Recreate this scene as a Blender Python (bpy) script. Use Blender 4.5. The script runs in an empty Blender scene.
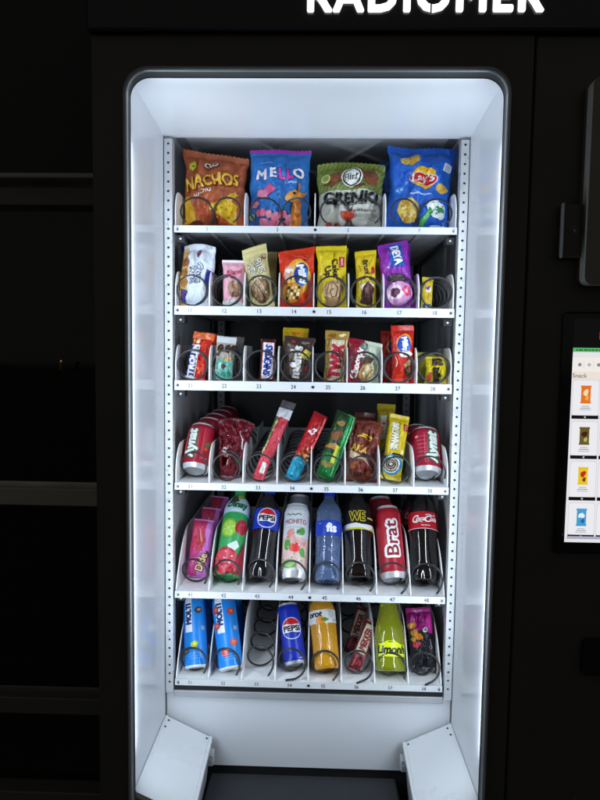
import bpy, math, random
from bisect import bisect_right
from mathutils import Vector, Matrix, noise
from mathutils.geometry import tessellate_polygon

scene = bpy.context.scene
COL = scene.collection
PI = math.pi

# ------------------------------------------------------------------ camera
FPX = 620.0                                   # focal length in photo pixels (photo 600 x 800)
CAM = Vector((0.0081, -1.2523, 1.5))
PITCH, YAW, ROLL = math.radians(4.352), math.radians(1.496), math.radians(0.763)
_f = Vector((-math.sin(YAW) * math.cos(PITCH), math.cos(YAW) * math.cos(PITCH), -math.sin(PITCH)))
_r = Vector((math.cos(YAW), math.sin(YAW), 0.0))
_u = _r.cross(_f)
RIGHT = _r * math.cos(ROLL) + _u * math.sin(ROLL)
UP = _u * math.cos(ROLL) - _r * math.sin(ROLL)
FWD = _f
cam = bpy.data.cameras.new('camera')
cam.sensor_fit = 'HORIZONTAL'
cam.sensor_width = 36.0
cam.lens = 36.0 * FPX / 600.0
cam.clip_start = 0.02
cam.clip_end = 200
cam_ob = bpy.data.objects.new('camera', cam)
COL.objects.link(cam_ob)
cam_ob.matrix_world = Matrix(((RIGHT.x, UP.x, -FWD.x, CAM.x), (RIGHT.y, UP.y, -FWD.y, CAM.y),
                              (RIGHT.z, UP.z, -FWD.z, CAM.z), (0, 0, 0, 1)))
scene.camera = cam_ob

# ------------------------------------------------------------------ world, exposure (a night picture lit by the machine itself)
world = bpy.data.worlds.new('World')
scene.world = world
world.use_nodes = True
bg = world.node_tree.nodes['Background']
bg.inputs['Color'].default_value = (1.0, 0.96, 0.88, 1)
bg.inputs['Strength'].default_value = 0.09
LED_STRENGTH = 150.0
LED_TOP = 13.0
LED_COLOR = (0.765, 0.88, 1.0)
scene.view_settings.view_transform = 'Standard'
scene.view_settings.look = 'None'
scene.view_settings.exposure = 0.0
scene.view_settings.gamma = 1.0
scene.render.engine = 'CYCLES'
scene.cycles.use_denoising = True
scene.cycles.max_bounces = 10
scene.cycles.diffuse_bounces = 5
scene.cycles.glossy_bounces = 5
scene.cycles.transmission_bounces = 6
scene.cycles.caustics_refractive = False
scene.cycles.caustics_reflective = False


def at(px, py, Y):
    """The point of the plane y = Y seen at photo pixel (px, py)."""
    d = FWD + RIGHT * ((px - 300) / FPX) - UP * ((py - 400) / FPX)
    return CAM + d * ((Y - CAM.y) / d.y)


def pix(p):
    d = Vector(p) - CAM
    z = d.dot(FWD)
    return 300 + FPX * d.dot(RIGHT) / z, 400 - FPX * d.dot(UP) / z, z


# ------------------------------------------------------------------ materials
def lin(c):
    if isinstance(c, str):
        c = tuple(int(c[i:i + 2], 16) / 255 for i in (0, 2, 4))
    return tuple(x / 12.92 if x <= 0.04045 else ((x + 0.055) / 1.055) ** 2.4 for x in c)


def material(name, color, rough=0.5, metal=0.0, spec=0.5, trans=0.0, ior=1.45, bump=0.0, bscale=40.0, var=0.08,
             vscale=12.0, coat=0.0, rvar=0.0, bdist=0.002):
    m = bpy.data.materials.new(name)
    m.use_nodes = True
    nt = m.node_tree
    b = nt.nodes['Principled BSDF']
    c = lin(color) if isinstance(color, str) else color
    tc = nt.nodes.new('ShaderNodeTexCoord')
    nz = nt.nodes.new('ShaderNodeTexNoise')
    nz.inputs['Scale'].default_value = vscale
    nz.inputs['Detail'].default_value = 4
    nt.links.new(tc.outputs['Object'], nz.inputs['Vector'])
    mx = nt.nodes.new('ShaderNodeMix')
    mx.data_type = 'RGBA'
    mx.inputs[6].default_value = (*[max(0, x * (1 - var)) for x in c], 1)
    mx.inputs[7].default_value = (*[min(1, x * (1 + var)) for x in c], 1)
    nt.links.new(nz.outputs['Fac'], mx.inputs[0])
    nt.links.new(mx.outputs[2], b.inputs['Base Color'])
    b.inputs['Roughness'].default_value = rough
    if rvar:
        n2 = nt.nodes.new('ShaderNodeTexNoise')
        n2.inputs['Scale'].default_value = vscale * 2.3
        n2.inputs['Detail'].default_value = 6
        nt.links.new(tc.outputs['Object'], n2.inputs['Vector'])
        mr = nt.nodes.new('ShaderNodeMapRange')
        mr.inputs['From Min'].default_value = 0.3
        mr.inputs['From Max'].default_value = 0.7
        mr.inputs['To Min'].default_value = max(0.02, rough - rvar)
        mr.inputs['To Max'].default_value = rough + rvar
        nt.links.new(n2.outputs['Fac'], mr.inputs['Value'])
        nt.links.new(mr.outputs['Result'], b.inputs['Roughness'])
    b.inputs['Metallic'].default_value = metal
    b.inputs['Specular IOR Level'].default_value = spec
    b.inputs['Transmission Weight'].default_value = trans
    b.inputs['IOR'].default_value = ior
    b.inputs['Coat Weight'].default_value = coat
    b.inputs['Coat Roughness'].default_value = 0.08
    if bump:
        n3 = nt.nodes.new('ShaderNodeTexNoise')
        n3.inputs['Scale'].default_value = bscale
        n3.inputs['Detail'].default_value = 3
        nt.links.new(tc.outputs['Object'], n3.inputs['Vector'])
        bp = nt.nodes.new('ShaderNodeBump')
        bp.inputs['Strength'].default_value = bump
        bp.inputs['Distance'].default_value = bdist
        nt.links.new(n3.outputs['Fac'], bp.inputs['Height'])
        nt.links.new(bp.outputs['Normal'], b.inputs['Normal'])
    return m


def emitter(name, color, strength):
    m = bpy.data.materials.new(name)
    m.use_nodes = True
    b = m.node_tree.nodes['Principled BSDF']
    c = lin(color) if isinstance(color, str) else color
    b.inputs['Base Color'].default_value = (0.02, 0.02, 0.02, 1)
    b.inputs['Roughness'].default_value = 0.3
    b.inputs['Emission Color'].default_value = (*c, 1)
    b.inputs['Emission Strength'].default_value = strength
    return m


_inks = {}


def film(c):                                   # crinkled wrapper film and the inks printed on it
    k = ('f', c)
    if k not in _inks:
        m = material('wrapper_film_' + c, c, rough=0.28, spec=0.48, bump=0.36, bscale=48, var=0.06, vscale=30, bdist=0.004, rvar=.08)
        nt = m.node_tree
        bp = next(n for n in nt.nodes if n.type == 'BUMP')
        nz = bp.inputs['Height'].links[0].from_node
        vo = nt.nodes.new('ShaderNodeTexVoronoi')
        vo.inputs['Scale'].default_value = 34
        mx = nt.nodes.new('ShaderNodeVectorMath')
        mx.operation = 'MULTIPLY_ADD'
        mx.inputs[1].default_value = (.03, .03, .03)
        tc = nt.nodes.new('ShaderNodeTexCoord')
        nt.links.new(nz.outputs['Color'], mx.inputs[0])
        nt.links.new(tc.outputs['Object'], mx.inputs[2])
        nt.links.new(mx.outputs[0], vo.inputs['Vector'])
        ad = nt.nodes.new('ShaderNodeMath')
        ad.operation = 'MULTIPLY_ADD'
        ad.inputs[1].default_value = 0.6
        nt.links.new(vo.outputs['Distance'], ad.inputs[0])
        nt.links.new(nz.outputs['Fac'], ad.inputs[2])
        nt.links.new(ad.outputs[0], bp.inputs['Height'])
        _inks[k] = m
    return _inks[k]


def ink(c):                                    # smooth print on tins, labels and strips
    k = ('i', c)
    if k not in _inks:
        _inks[k] = material('printed_ink_' + c, c, rough=0.32, spec=0.5, var=0.05, vscale=25)
    return _inks[k]


def glow(c):
    k = ('g', c)
    if k not in _inks:
        _inks[k] = emitter('screen_glow_' + c, c, 0.95)
    return _inks[k]


M = dict(
    white=material('white_powder_coat', (0.66, 0.675, 0.69), rough=0.32, spec=0.5, var=0.04, vscale=6, rvar=0.08),
    liner=material('glossy_white_liner', (0.71, 0.73, 0.765), rough=0.12, spec=0.13, var=0.03, vscale=5, rvar=0.01),
    tray=material('tray_white_enamel', (0.84, 0.845, 0.85), rough=0.35, var=0.05, vscale=14, rvar=0.1),
    tray_under=material('tray_underside_zinc', (0.46, 0.47, 0.49), rough=0.45, metal=0.3, var=0.15, vscale=18, rvar=0.12),
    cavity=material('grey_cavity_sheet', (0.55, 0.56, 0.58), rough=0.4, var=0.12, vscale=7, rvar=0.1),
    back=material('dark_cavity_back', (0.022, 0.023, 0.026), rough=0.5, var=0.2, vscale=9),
    rail=material('galvanised_rail', (0.52, 0.535, 0.55), rough=0.35, metal=0.25, var=0.1, vscale=22, rvar=0.12),
    hole=material('rail_hole_dark', (0.02, 0.02, 0.022), rough=0.6),
    coil=material('black_coil_wire', (0.022, 0.022, 0.024), rough=0.30, spec=0.5, var=0.2, vscale=60),
    body=material('charcoal_cabinet_paint', (0.060, 0.058, 0.050), rough=0.42, spec=0.4, var=0.14, vscale=3.5, rvar=0.12, bump=0.05, bscale=300, bdist=0.0005),
    header=material('gloss_black_header', (0.012, 0.012, 0.016), rough=0.12, spec=0.5, var=0.1),
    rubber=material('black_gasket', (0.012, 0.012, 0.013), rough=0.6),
    bezel=material('grey_anodised_bezel', (0.15, 0.16, 0.165), rough=0.42, metal=0.2, var=0.08, vscale=8, rvar=0.06),
    bezel_edge=material('bright_bezel_edge', (0.36, 0.385, 0.39), rough=0.33, metal=0.4, var=0.05),
    bin=material('dark_pickup_mat', (0.022, 0.023, 0.026), rough=0.55, var=0.2, vscale=14, bump=0.15, bscale=220),
    lamp=emitter('led_strip_light', LED_COLOR, LED_STRENGTH),
    lamp_top=emitter('led_strip_top_light', LED_COLOR, LED_TOP),
    alu=material('bare_aluminium', (0.74, 0.75, 0.77), rough=0.32, metal=0.55, var=0.06, vscale=30),
    cap_blue=material('blue_cap_plastic', '1030a8', rough=0.35),
    cap_red=material('red_cap_plastic', 'a8101c', rough=0.35),
    cap_green=material('green_cap_plastic', '2d9a44', rough=0.35),
    cap_black=material('black_cap_plastic', '101012', rough=0.35),
    cap_yellow=material('yellow_cap_plastic', 'b8b020', rough=0.35),
    cola=material('dark_cola_bottle', (0.006, 0.0035, 0.003), rough=0.06, spec=0.6, coat=0.6, bump=0.0, var=0.3),
    pepsi=material('dark_bottle_embossed', (0.007, 0.005, 0.006), rough=0.07, spec=0.6, coat=0.6, var=0.3),
    water=material('blue_water_bottle', (0.30, 0.48, 1.0), rough=0.02, trans=0.80, ior=1.33, bump=0.9, bscale=34, var=0.08, bdist=0.010, coat=1.0),
    orange=material('orange_drink_bottle', (0.86, 0.40, 0.02), rough=0.06, trans=0.35, ior=1.35, bump=0.7, bscale=45, var=0.06, bdist=0.008, coat=.8),
    lime=material('lime_glass_bottle', (0.60, 0.68, 0.02), rough=0.03, trans=0.66, ior=1.4, var=0.03, coat=1.0),
    frame_dark=material('brown_black_frame', (0.085, 0.082, 0.072), rough=0.5, var=0.15, vscale=4, rvar=0.1),
    frame_bar=material('drab_metal_crossbar', (0.30, 0.29, 0.26), rough=0.45, var=0.15, vscale=4, rvar=0.1),
    pane=material('black_window_pane', (0.006, 0.006, 0.006), rough=0.05, spec=0.5, var=0.2),
    plate=material('matt_grey_plastic', (0.16, 0.156, 0.14), rough=0.55, var=0.08),
    pavement=material('dark_paving', (0.12, 0.12, 0.115), rough=0.8, var=0.3, vscale=3, bump=0.3, bscale=40),
    clear=material('clear_crinkled_wrap', (0.42, 0.43, 0.45), rough=0.12, trans=0.35, ior=1.15, bump=0.8, bscale=120, var=0.3, vscale=90),
)


# ------------------------------------------------------------------ mesh building
class MB:
    def __init__(self):
        self.v, self.f, self.m, self.s, self.mats = [], [], [], [], []

    def mi(self, mat):
        if mat not in self.mats:
            self.mats.append(mat)
        return self.mats.index(mat)

    def face(self, pts, mat, smooth=False):
        i = len(self.v)
        self.v += [tuple(p) for p in pts]
        self.f.append(tuple(range(i, i + len(pts))))
        self.m.append(self.mi(mat))
        self.s.append(smooth)

    def grid(self, P, mat, closed=False, flip=False, smooth=True, tri=False):
        b = len(self.v)
        nv, nu = len(P), len(P[0])
        for row in P:
            self.v += [tuple(p) for p in row]
        k = self.mi(mat)
        for j in range(nv - 1):
            for i in range(nu if closed else nu - 1):
                i2 = (i + 1) % nu
                q = (b + j * nu + i, b + j * nu + i2, b + (j + 1) * nu + i2, b + (j + 1) * nu + i)
                if tri:
                    for t in ((q[0], q[1], q[2]), (q[0], q[2], q[3])):
                        self.f.append(t[::-1] if flip else t)
                        self.m.append(k)
                        self.s.append(smooth)
                    continue
                self.f.append(q[::-1] if flip else q)
                self.m.append(k)
                self.s.append(smooth)

    def box(self, x0, x1, y0, y1, z0, z1, mat, bev=0.0):
        def oct_(z, e):
            return [(x0 + e, y0 + e, z), (x1 - e, y0 + e, z), (x1 - e, y1 - e, z), (x0 + e, y1 - e, z)]
        if bev <= 0:
            a, c = oct_(z0, 0), oct_(z1, 0)
            self.face(a[::-1], mat)
            self.face(c, mat)
            for i in range(4):
                self.face([a[i], a[(i + 1) % 4], c[(i + 1) % 4], c[i]], mat)
        else:
            e = bev
            def ring(z, o):
                return [(x0 + e, y0 + o, z), (x1 - e, y0 + o, z), (x1 - o, y0 + e, z), (x1 - o, y1 - e, z),
                        (x1 - e, y1 - o, z), (x0 + e, y1 - o, z), (x0 + o, y1 - e, z), (x0 + o, y0 + e, z)]
            r0 = ring(z0, e)
            r1, r2 = ring(z0 + e, 0), ring(z1 - e, 0)
            r3 = ring(z1, e)
            self.face(r0[::-1], mat)
            self.face(r3, mat)
            for a, c in ((r0, r1), (r1, r2), (r2, r3)):
                for i in range(8):
                    self.face([a[i], a[(i + 1) % 8], c[(i + 1) % 8], c[i]], mat)

    def prism(self, pts, axis, a, b, mat):
        """polygon pts (2-D) extruded along axis from a to b"""
        def P(p, t):
            return {'x': (t, p[0], p[1]), 'y': (p[0], t, p[1]), 'z': (p[0], p[1], t)}[axis]
        A, B = [P(p, a) for p in pts], [P(p, b) for p in pts]
        for tri in tessellate_polygon([[Vector((p[0], p[1], 0)) for p in pts]]):
            self.face([A[i] for i in tri], mat)
            self.face([B[i] for i in reversed(tri)], mat)
        n = len(pts)
        for i in range(n):
            self.face([A[i], B[i], B[(i + 1) % n], A[(i + 1) % n]], mat)

    def tube(self, pts, r, mat, n=7):
        rings = []
        pts = [Vector(p) for p in pts]
        for i, p in enumerate(pts):
            t = (pts[min(i + 1, len(pts) - 1)] - pts[max(i - 1, 0)]).normalized()
            a = t.cross(Vector((0, 1, 0.13))).normalized()
            b = t.cross(a)
            rings.append([p + a * (r * math.cos(2 * PI * k / n)) + b * (r * math.sin(2 * PI * k / n)) for k in range(n)])
        self.grid(rings, mat, closed=True)
        self.face(rings[0], mat)
        self.face(rings[-1][::-1], mat)

    def build(self, name, parent=None, fix=False):
        me = bpy.data.meshes.new(name)
        me.from_pydata(self.v, [], self.f)
        for m in self.mats:
            me.materials.append(m)
        me.polygons.foreach_set('material_index', self.m)
        me.polygons.foreach_set('use_smooth', self.s)
        me.update()
        o = bpy.data.objects.new(name, me)
        COL.objects.link(o)
        if parent:
            o.parent = parent
        if fix:
            import bmesh
            bm = bmesh.new()
            bm.from_mesh(me)
            bmesh.ops.remove_doubles(bm, verts=bm.verts, dist=1e-6)
            bmesh.ops.recalc_face_normals(bm, faces=bm.faces)
            bm.to_mesh(me)
            bm.free()
        return o


def empty(name, loc=(0, 0, 0), parent=None):
    o = bpy.data.objects.new(name, None)
    COL.objects.link(o)
    o.location = loc
    o.empty_display_size = 0.02
    if parent:
        o.parent = parent
    return o


def tag(o, label=None, cat=None, group=None, kind=None):
    if label: o['label'] = label
    if cat: o['category'] = cat
    if group: o['group'] = group
    if kind: o['kind'] = kind
    return o


# ------------------------------------------------------------------ printed artwork laid on a curved surface
_txt = {}


def text_tris(s, bold=0.0, shear=0.0, space=1.0):
    k = (s, bold, shear, space)
    if k in _txt:
        return _txt[k]
    cu = bpy.data.curves.new('glyphs', 'FONT')
    cu.body = s
    cu.size = 1.0
    cu.offset = bold
    cu.shear = shear
    cu.space_character = space
    cu.resolution_u = 3
    cu.fill_mode = 'FRONT'
    ob = bpy.data.objects.new('glyphs', cu)
    COL.objects.link(ob)
    dg = bpy.context.evaluated_depsgraph_get()
    dg.update()
    me = bpy.data.meshes.new_from_object(ob.evaluated_get(dg))
    vs = [(v.co.x, v.co.y) for v in me.vertices]
    me.calc_loop_triangles()
    tris = [tuple(t.vertices) for t in me.loop_triangles]
    bpy.data.objects.remove(ob)
    bpy.data.curves.remove(cu)
    bpy.data.meshes.remove(me)
    x0, x1 = min(v[0] for v in vs), max(v[0] for v in vs)
    y0, y1 = min(v[1] for v in vs), max(v[1] for v in vs)
    cap = 0.727
    vs = [((x - (x0 + x1) / 2) / cap, (y - (y0 + y1) / 2) / cap) for x, y in vs]
    _txt[k] = (vs, tris, (x1 - x0) / cap, (y1 - y0) / cap)
    return _txt[k]


def clip_half(poly, ax, c, keep_ge):
    out = []
    n = len(poly)
    for i in range(n):
        a, b = poly[i], poly[(i + 1) % n]
        da, db = a[ax] - c, b[ax] - c
        if not keep_ge:
            da, db = -da, -db
        if da >= 0:
            out.append(a)
        if (da > 0 and db < 0) or (da < 0 and db > 0):
            t = da / (da - db)
            out.append((a[0] + (b[0] - a[0]) * t, a[1] + (b[1] - a[1]) * t))
    return out


def clip_diag(poly, u0, u1, v0, v1):
    d = [(p[0] - u0) / (u1 - u0) - (p[1] - v0) / (v1 - v0) for p in poly]
    if min(d) >= -1e-7 or max(d) <= 1e-7:
        return [poly]
    A, B = [], []
    n = len(poly)
    for i in range(n):
        a, b, da, db = poly[i], poly[(i + 1) % n], d[i], d[(i + 1) % n]
        if da >= 0: A.append(a)
        if da <= 0: B.append(a)
        if da * db < 0:
            t = da / (da - db)
            m = (a[0] + (b[0] - a[0]) * t, a[1] + (b[1] - a[1]) * t)
            A.append(m)
            B.append(m)
    return [q for q in (A, B) if len(q) >= 3]


class Surf:
    """A grid surface with artwork: x in widths from the centre line, fy from bottom (0) to top (1)."""

    def __init__(self, mb, us, vs, P, w, h, ink=ink, lift=0.00035, step=0.00007):
        self.mb, self.us, self.vs, self.P, self.w, self.h = mb, us, vs, P, w, h
        self.H = h / w
        self.ink, self.lift, self.step = ink, lift, step
        nv, nu = len(vs), len(us)
        self.N = []
        for j in range(nv):
            row = []
            for i in range(nu):
                du = P[j][min(i + 1, nu - 1)] - P[j][max(i - 1, 0)]
                dv = P[min(j + 1, nv - 1)][i] - P[max(j - 1, 0)][i]
                n = du.cross(dv)
                row.append(n.normalized() if n.length > 1e-12 else Vector((0, -1, 0)))
            self.N.append(row)

    def _map(self, u, v, lift):
        us, vs = self.us, self.vs
        i = min(max(bisect_right(us, u) - 1, 0), len(us) - 2)
        j = min(max(bisect_right(vs, v) - 1, 0), len(vs) - 2)
        a = (u - us[i]) / (us[i + 1] - us[i])
        b = (v - vs[j]) / (vs[j + 1] - vs[j])
        P, N = self.P, self.N
        def L(Q):                                # the same two flat triangles as the skin below
            if a >= b:
                return Q[j][i] + (Q[j][i + 1] - Q[j][i]) * a + (Q[j + 1][i + 1] - Q[j][i + 1]) * b
            return Q[j][i] + (Q[j + 1][i] - Q[j][i]) * b + (Q[j + 1][i + 1] - Q[j + 1][i]) * a
        return L(P) + L(N) * lift

    def put(self, verts, tris, color):
        """verts in (x widths, y widths from the bottom)"""
        us, vs = self.us, self.vs
        self.lift += self.step
        mat = self.ink(color) if isinstance(color, str) else color
        k = self.mb.mi(mat)
        keys = {}
        uv = [(x * 2, y / self.H) for x, y in verts]
        for t in tris:
            poly = [uv[i] for i in t]
            u0, u1 = min(p[0] for p in poly), max(p[0] for p in poly)
            v0, v1 = min(p[1] for p in poly), max(p[1] for p in poly)
            i0, i1 = max(bisect_right(us, u0) - 1, 0), min(bisect_right(us, u1) - 1, len(us) - 2)
            j0, j1 = max(bisect_right(vs, v0) - 1, 0), min(bisect_right(vs, v1) - 1, len(vs) - 2)
            for i in range(i0, i1 + 1):
                p1 = clip_half(clip_half(poly, 0, us[i], True), 0, us[i + 1], False)
                if len(p1) < 3:
                    continue
                for j in range(j0, j1 + 1):
                    p2 = clip_half(clip_half(p1, 1, vs[j], True), 1, vs[j + 1], False)
                    if len(p2) < 3:
                        continue
                    for half in clip_diag(p2, us[i], us[i + 1], vs[j], vs[j + 1]):
                        ids = []
                        for p in half:
                            q = (round(p[0], 5), round(p[1], 5))
                            if q not in keys:
                                keys[q] = len(self.mb.v)
                                self.mb.v.append(tuple(self._map(p[0], p[1], self.lift)))
                            if keys[q] not in ids:
                                ids.append(keys[q])
                        if len(ids) >= 3:
                            self.mb.f.append(tuple(ids))
                            self.mb.m.append(k)
                            self.mb.s.append(True)

    def poly(self, pts, color):
        """pts in (x, fy)"""
        v = [(x, fy * self.H) for x, fy in pts]
        area = sum(v[i][0] * v[(i + 1) % len(v)][1] - v[(i + 1) % len(v)][0] * v[i][1] for i in range(len(v)))
        if area < 0:
            v = v[::-1]
        tris = []
        for t in tessellate_polygon([[Vector((x, y, 0)) for x, y in v]]):
            a, b, c = (v[i] for i in t)
            s = (b[0] - a[0]) * (c[1] - a[1]) - (c[0] - a[0]) * (b[1] - a[1])
            tris.append(t if s > 0 else (t[0], t[2], t[1]))
        self.put(v, tris, color)

    def rect(self, x0, y0, x1, y1, color):
        self.poly([(x0, y0), (x1, y0), (x1, y1), (x0, y1)], color)

    def band(self, y0, y1, color):
        self.rect(-4, y0, 4, y1, color)

    def ell(self, x, fy, rx, ry, color, rot=0, n=22, wob=0.0, seed=0):
        rnd = random.Random(seed)
        c, s = math.cos(math.radians(rot)), math.sin(math.radians(rot))
        pts = []
        ph = [rnd.uniform(0, 6.28) for _ in range(3)]
        for k in range(n):
            a = 2 * PI * k / n
            g = 1 + wob * (math.sin(2 * a + ph[0]) + 0.7 * math.sin(3 * a + ph[1]) + 0.5 * math.sin(5 * a + ph[2]))
            ex, ey = rx * g * math.cos(a), ry * g * math.sin(a)
            pts.append((x + ex * c - ey * s, fy + (ex * s + ey * c) / self.H))
        self.poly(pts, color)

    def rrect(self, x, fy, w, h, color, rot=0, r=0.3):
        c, s = math.cos(math.radians(rot)), math.sin(math.radians(rot))
        q = r * min(w, h)
        pts = []
        for sx, sy, a0 in ((1, 1, 0), (-1, 1, 90), (-1, -1, 180), (1, -1, 270)):
            for k in range(4):
                a = math.radians(a0 + k * 30)
                ex, ey = sx * (w / 2 - q) + q * math.cos(a), sy * (h / 2 - q) + q * math.sin(a)
                pts.append((x + ex * c - ey * s, fy + (ex * s + ey * c) / self.H))
        self.poly(pts, color)

    def txt(self, s, x, fy, h, color, rot=0, bold=0.02, shear=0.0, sx=1.0, width=None, out=None, ow=0.05, space=1.0):
        if out:
            keep = self.lift
            self.txt(s, x, fy, h, out, rot, bold + ow, shear, sx, width, None, 0, space)
        vs, tris, tw, th = text_tris(s, 0.0, shear, space)
        if width:
            sx = width / (tw * h)
        c, sn = math.cos(math.radians(rot)), math.sin(math.radians(rot))
        R = max(0.0, bold) / 0.727
        n = 0 if R < .008 else (6 if R < .06 else 10)
        shifts = [(0, 0)] + [(R * math.cos(2 * PI * k / n), R * math.sin(2 * PI * k / n)) for k in range(n)]
        keep = self.step
        for k, (ox, oy) in enumerate(shifts):          # heavier strokes: the outline struck again, slightly shifted
            V = []
            for a, b in vs:
                a, b = (a * sx + ox) * h, (b + oy) * h
                V.append((x + a * c - b * sn, fy * self.H + a * sn + b * c))
            self.put(V, tris, color)
            self.step = 0.000012
        self.step = keep

    def stroke(self, pts, wd, color):
        """pts in (x, fy)"""
        p = [Vector((x, fy * self.H)) for x, fy in pts]
        L, R = [], []
        for i, q in enumerate(p):
            t = (p[min(i + 1, len(p) - 1)] - p[max(i - 1, 0)]).normalized()
            n = Vector((-t.y, t.x)) * wd / 2
            L.append(q + n)
            R.append(q - n)
        V = [tuple(q) for q in L + R]
        n = len(p)
        tris = []
        for i in range(n - 1):
            tris += [(n + i, n + i + 1, i + 1), (n + i, i + 1, i)]
        self.put(V, tris, color)

    def lines(self, x, fy, w, h, color, rot=0, n=7, seed=1):
        """small print too fine to read: a row of short dashes"""
        rnd = random.Random(seed)
        c, s = math.cos(math.radians(rot)), math.sin(math.radians(rot))
        t = -w / 2
        while t < w / 2 - .005:
            q = min(w * rnd.uniform(.5, 1.4) / n, w / 2 - t)
            m = t + q / 2
            self.rrect(x + m * c, fy + m * s / self.H, q * .78, h, color, rot, r=.2)
            t += q

    def speckle(self, x0, y0, x1, y1, n, r, colors, seed=1, wob=0.15):
        rnd = random.Random(seed)
        for k in range(n):
            self.ell(rnd.uniform(x0, x1), rnd.uniform(y0, y1), r * rnd.uniform(.6, 1.3), r * rnd.uniform(.5, 1.1),
                     rnd.choice(colors), rnd.uniform(0, 180), 9, wob, rnd.random())


def bag_mesh(mb, w, h, t, color, back=None, seed=1, top=0.075, bot=0.07, pv=2.6, pu=2.4, taper=1.0, pin=0.06, wr=1.0, nu=32, nv=40,
             slump=0.0, topcurve=0.0, skew=0.0, mat=None):
    rnd = random.Random(seed)
    off = Vector((rnd.uniform(0, 50), rnd.uniform(0, 50), rnd.uniform(0, 50)))
    us = [-1 + 2 * i / nu for i in range(nu + 1)]
    vs = sorted(set([bot * k / 5 for k in range(6)] + [bot + (1 - bot - top) * k / nv for k in range(nv + 1)] +
                    [1 - top + top * k / 5 for k in range(6)]))
    vs = [v for i, v in enumerate(vs) if i == 0 or v - vs[i - 1] > 1e-6]
    ph = [rnd.uniform(0, 6.28) for _ in range(6)]
    def sheet(sgn):
        P = []
        for j, v in enumerate(vs):
            e = min(1, max(0, (v - bot) / (1 - top - bot)))
            prof = max(0.0, 1 - abs(2 * e - 1) ** pv) ** 0.62
            fold = prof * (1 - prof) * 4 if prof < 0.999 else 0
            fold = min(1, fold)
            row = []
            for u in us:
                side = max(0.0, 1 - abs(u) ** pu) ** 0.55
                x = u * w / 2 * ((1 - v) + v * taper) * (1 - pin * prof)
                y = t / 2 * prof * side
                q = Vector((u * 1.6, v * h / w * 1.6, sgn * 3.0)) + off
                nz = noise.fractal(q * 1.3, 0.9, 2.1, 4)
                y += wr * t * 0.15 * nz * side * (0.35 + prof)
                k1, k2 = (9, 15)
                y += wr * fold * side * w * 0.021 * (math.sin(u * k1 + ph[0] + 2.2 * v) + 0.7 * math.sin(u * k2 + ph[1] - 3 * v))
                crease = abs(noise.noise(q * 2.3 + Vector((7, 1, 0)))) 
                y -= wr * w * 0.030 * max(0, 0.10 - crease) / 0.10 * side * prof
                cr2 = abs(noise.noise(q * 4.7 + Vector((1, 9, 4))))
                y -= wr * w * 0.010 * max(0, 0.10 - cr2) / 0.10 * side * (.3 + prof)
                if prof <= 0 and side > 0:
                    y = 0.0004 + 0.0005 * (1 + math.sin(v * h * 2800)) * (0.2 + side)
                z = v * h
                if v > 0.999:
                    z += 0.0011 * (1 if int(round((u + 1) * nu / 2)) % 2 else -1)
                z += topcurve * w * (1 - u * u) * v ** 3 + skew * w * u * v ** 2
                z += wr * w * 0.016 * noise.noise(Vector((u * 1.3, 3.3, seed * 2.9))) * v ** 3
                bend = wr * 0.012 * w * math.sin(u * 3 + ph[2]) * v ** 4
                lean = -slump * w * max(0, v - (1 - top)) / max(top, 1e-3)
                x += wr * w * (0.022 * noise.noise(Vector((v * 3.5, u * .8, seed * 1.7))) + 0.010 * noise.noise(Vector((v * 11, u * 1.5, seed * 3.1))))
                y = max(y, 0.0003) if side > 0.001 else 0.0
                row.append(Vector((x, -sgn * y + bend + lean, z)))
            P.append(row)
        return P
    F, B = sheet(1), sheet(-1)
    m = mat or film(color)
    mb.grid(F, m, tri=True)
    mb.grid(B, film(back) if back else m, flip=True)
    return Surf(mb, us, vs, F, w, h, ink=film, lift=0.0004)


def smooth_profile(pts, n):
    out = []
    m = len(pts)
    for k in range(n + 1):
        s = k / n * (m - 1)
        i = min(int(s), m - 2)
        f = s - i
        p0, p1, p2, p3 = pts[max(i - 1, 0)], pts[i], pts[i + 1], pts[min(i + 2, m - 1)]
        def cr(a, b, c, d):
            return 0.5 * ((2 * b) + (-a + c) * f + (2 * a - 5 * b + 4 * c - d) * f * f + (-a + 3 * b - 3 * c + d) * f ** 3)
        z = cr(p0[0], p1[0], p2[0], p3[0])
        if out and z <= out[-1][0]:
            z = out[-1][0] + 1e-4
        out.append((z, max(1e-4, cr(p0[1], p1[1], p2[1], p3[1]))))
    return out


def lathe(mb, prof, r, h, mat, n=48, petal=0.0, ripple=0.0, ink_=ink, dr=0.0):
    us = [-PI + 2 * PI * i / n for i in range(n + 1)]
    vs = [z for z, _ in prof]
    P = []
    for z, q in prof:
        row = []
        for a in us:
            k = 1.0
            if petal and z < 0.16:
                s = max(0, 1 - z / 0.16)
                k = 1 - petal * s * (0.5 + 0.5 * math.cos(5 * a + 0.6)) ** 2
            if ripple:
                k += ripple * math.sin(z * 60 + 2 * math.sin(3 * a))
            R = r * q * k + dr
            row.append(Vector((R * math.sin(a), -R * math.cos(a), z * h)))
        P.append(row)
    mb.grid(P, mat, tri=True)
    return Surf(mb, us, vs, P, 2 * r, h, ink=ink_, lift=0.00025)


def disc(mb, z, r, mat, up=True, n=48, dome=0.0, rings=5):
    rows = []
    for k in range(rings + 1):
        q = k / rings
        rows.append([Vector((r * q * math.sin(2 * PI * i / n), -r * q * math.cos(2 * PI * i / n), z + dome * (1 - q * q))) for i in range(n)])
    mb.grid(rows, mat, closed=True, flip=up)


# ------------------------------------------------------------------ setting: ground, dark glazed front beside the machine
g = MB()
g.face([(-60, -60, 0), (60, -60, 0), (60, 60, 0), (-60, 60, 0)], M['pavement'])
tag(g.build('ground'), kind='structure')

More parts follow.
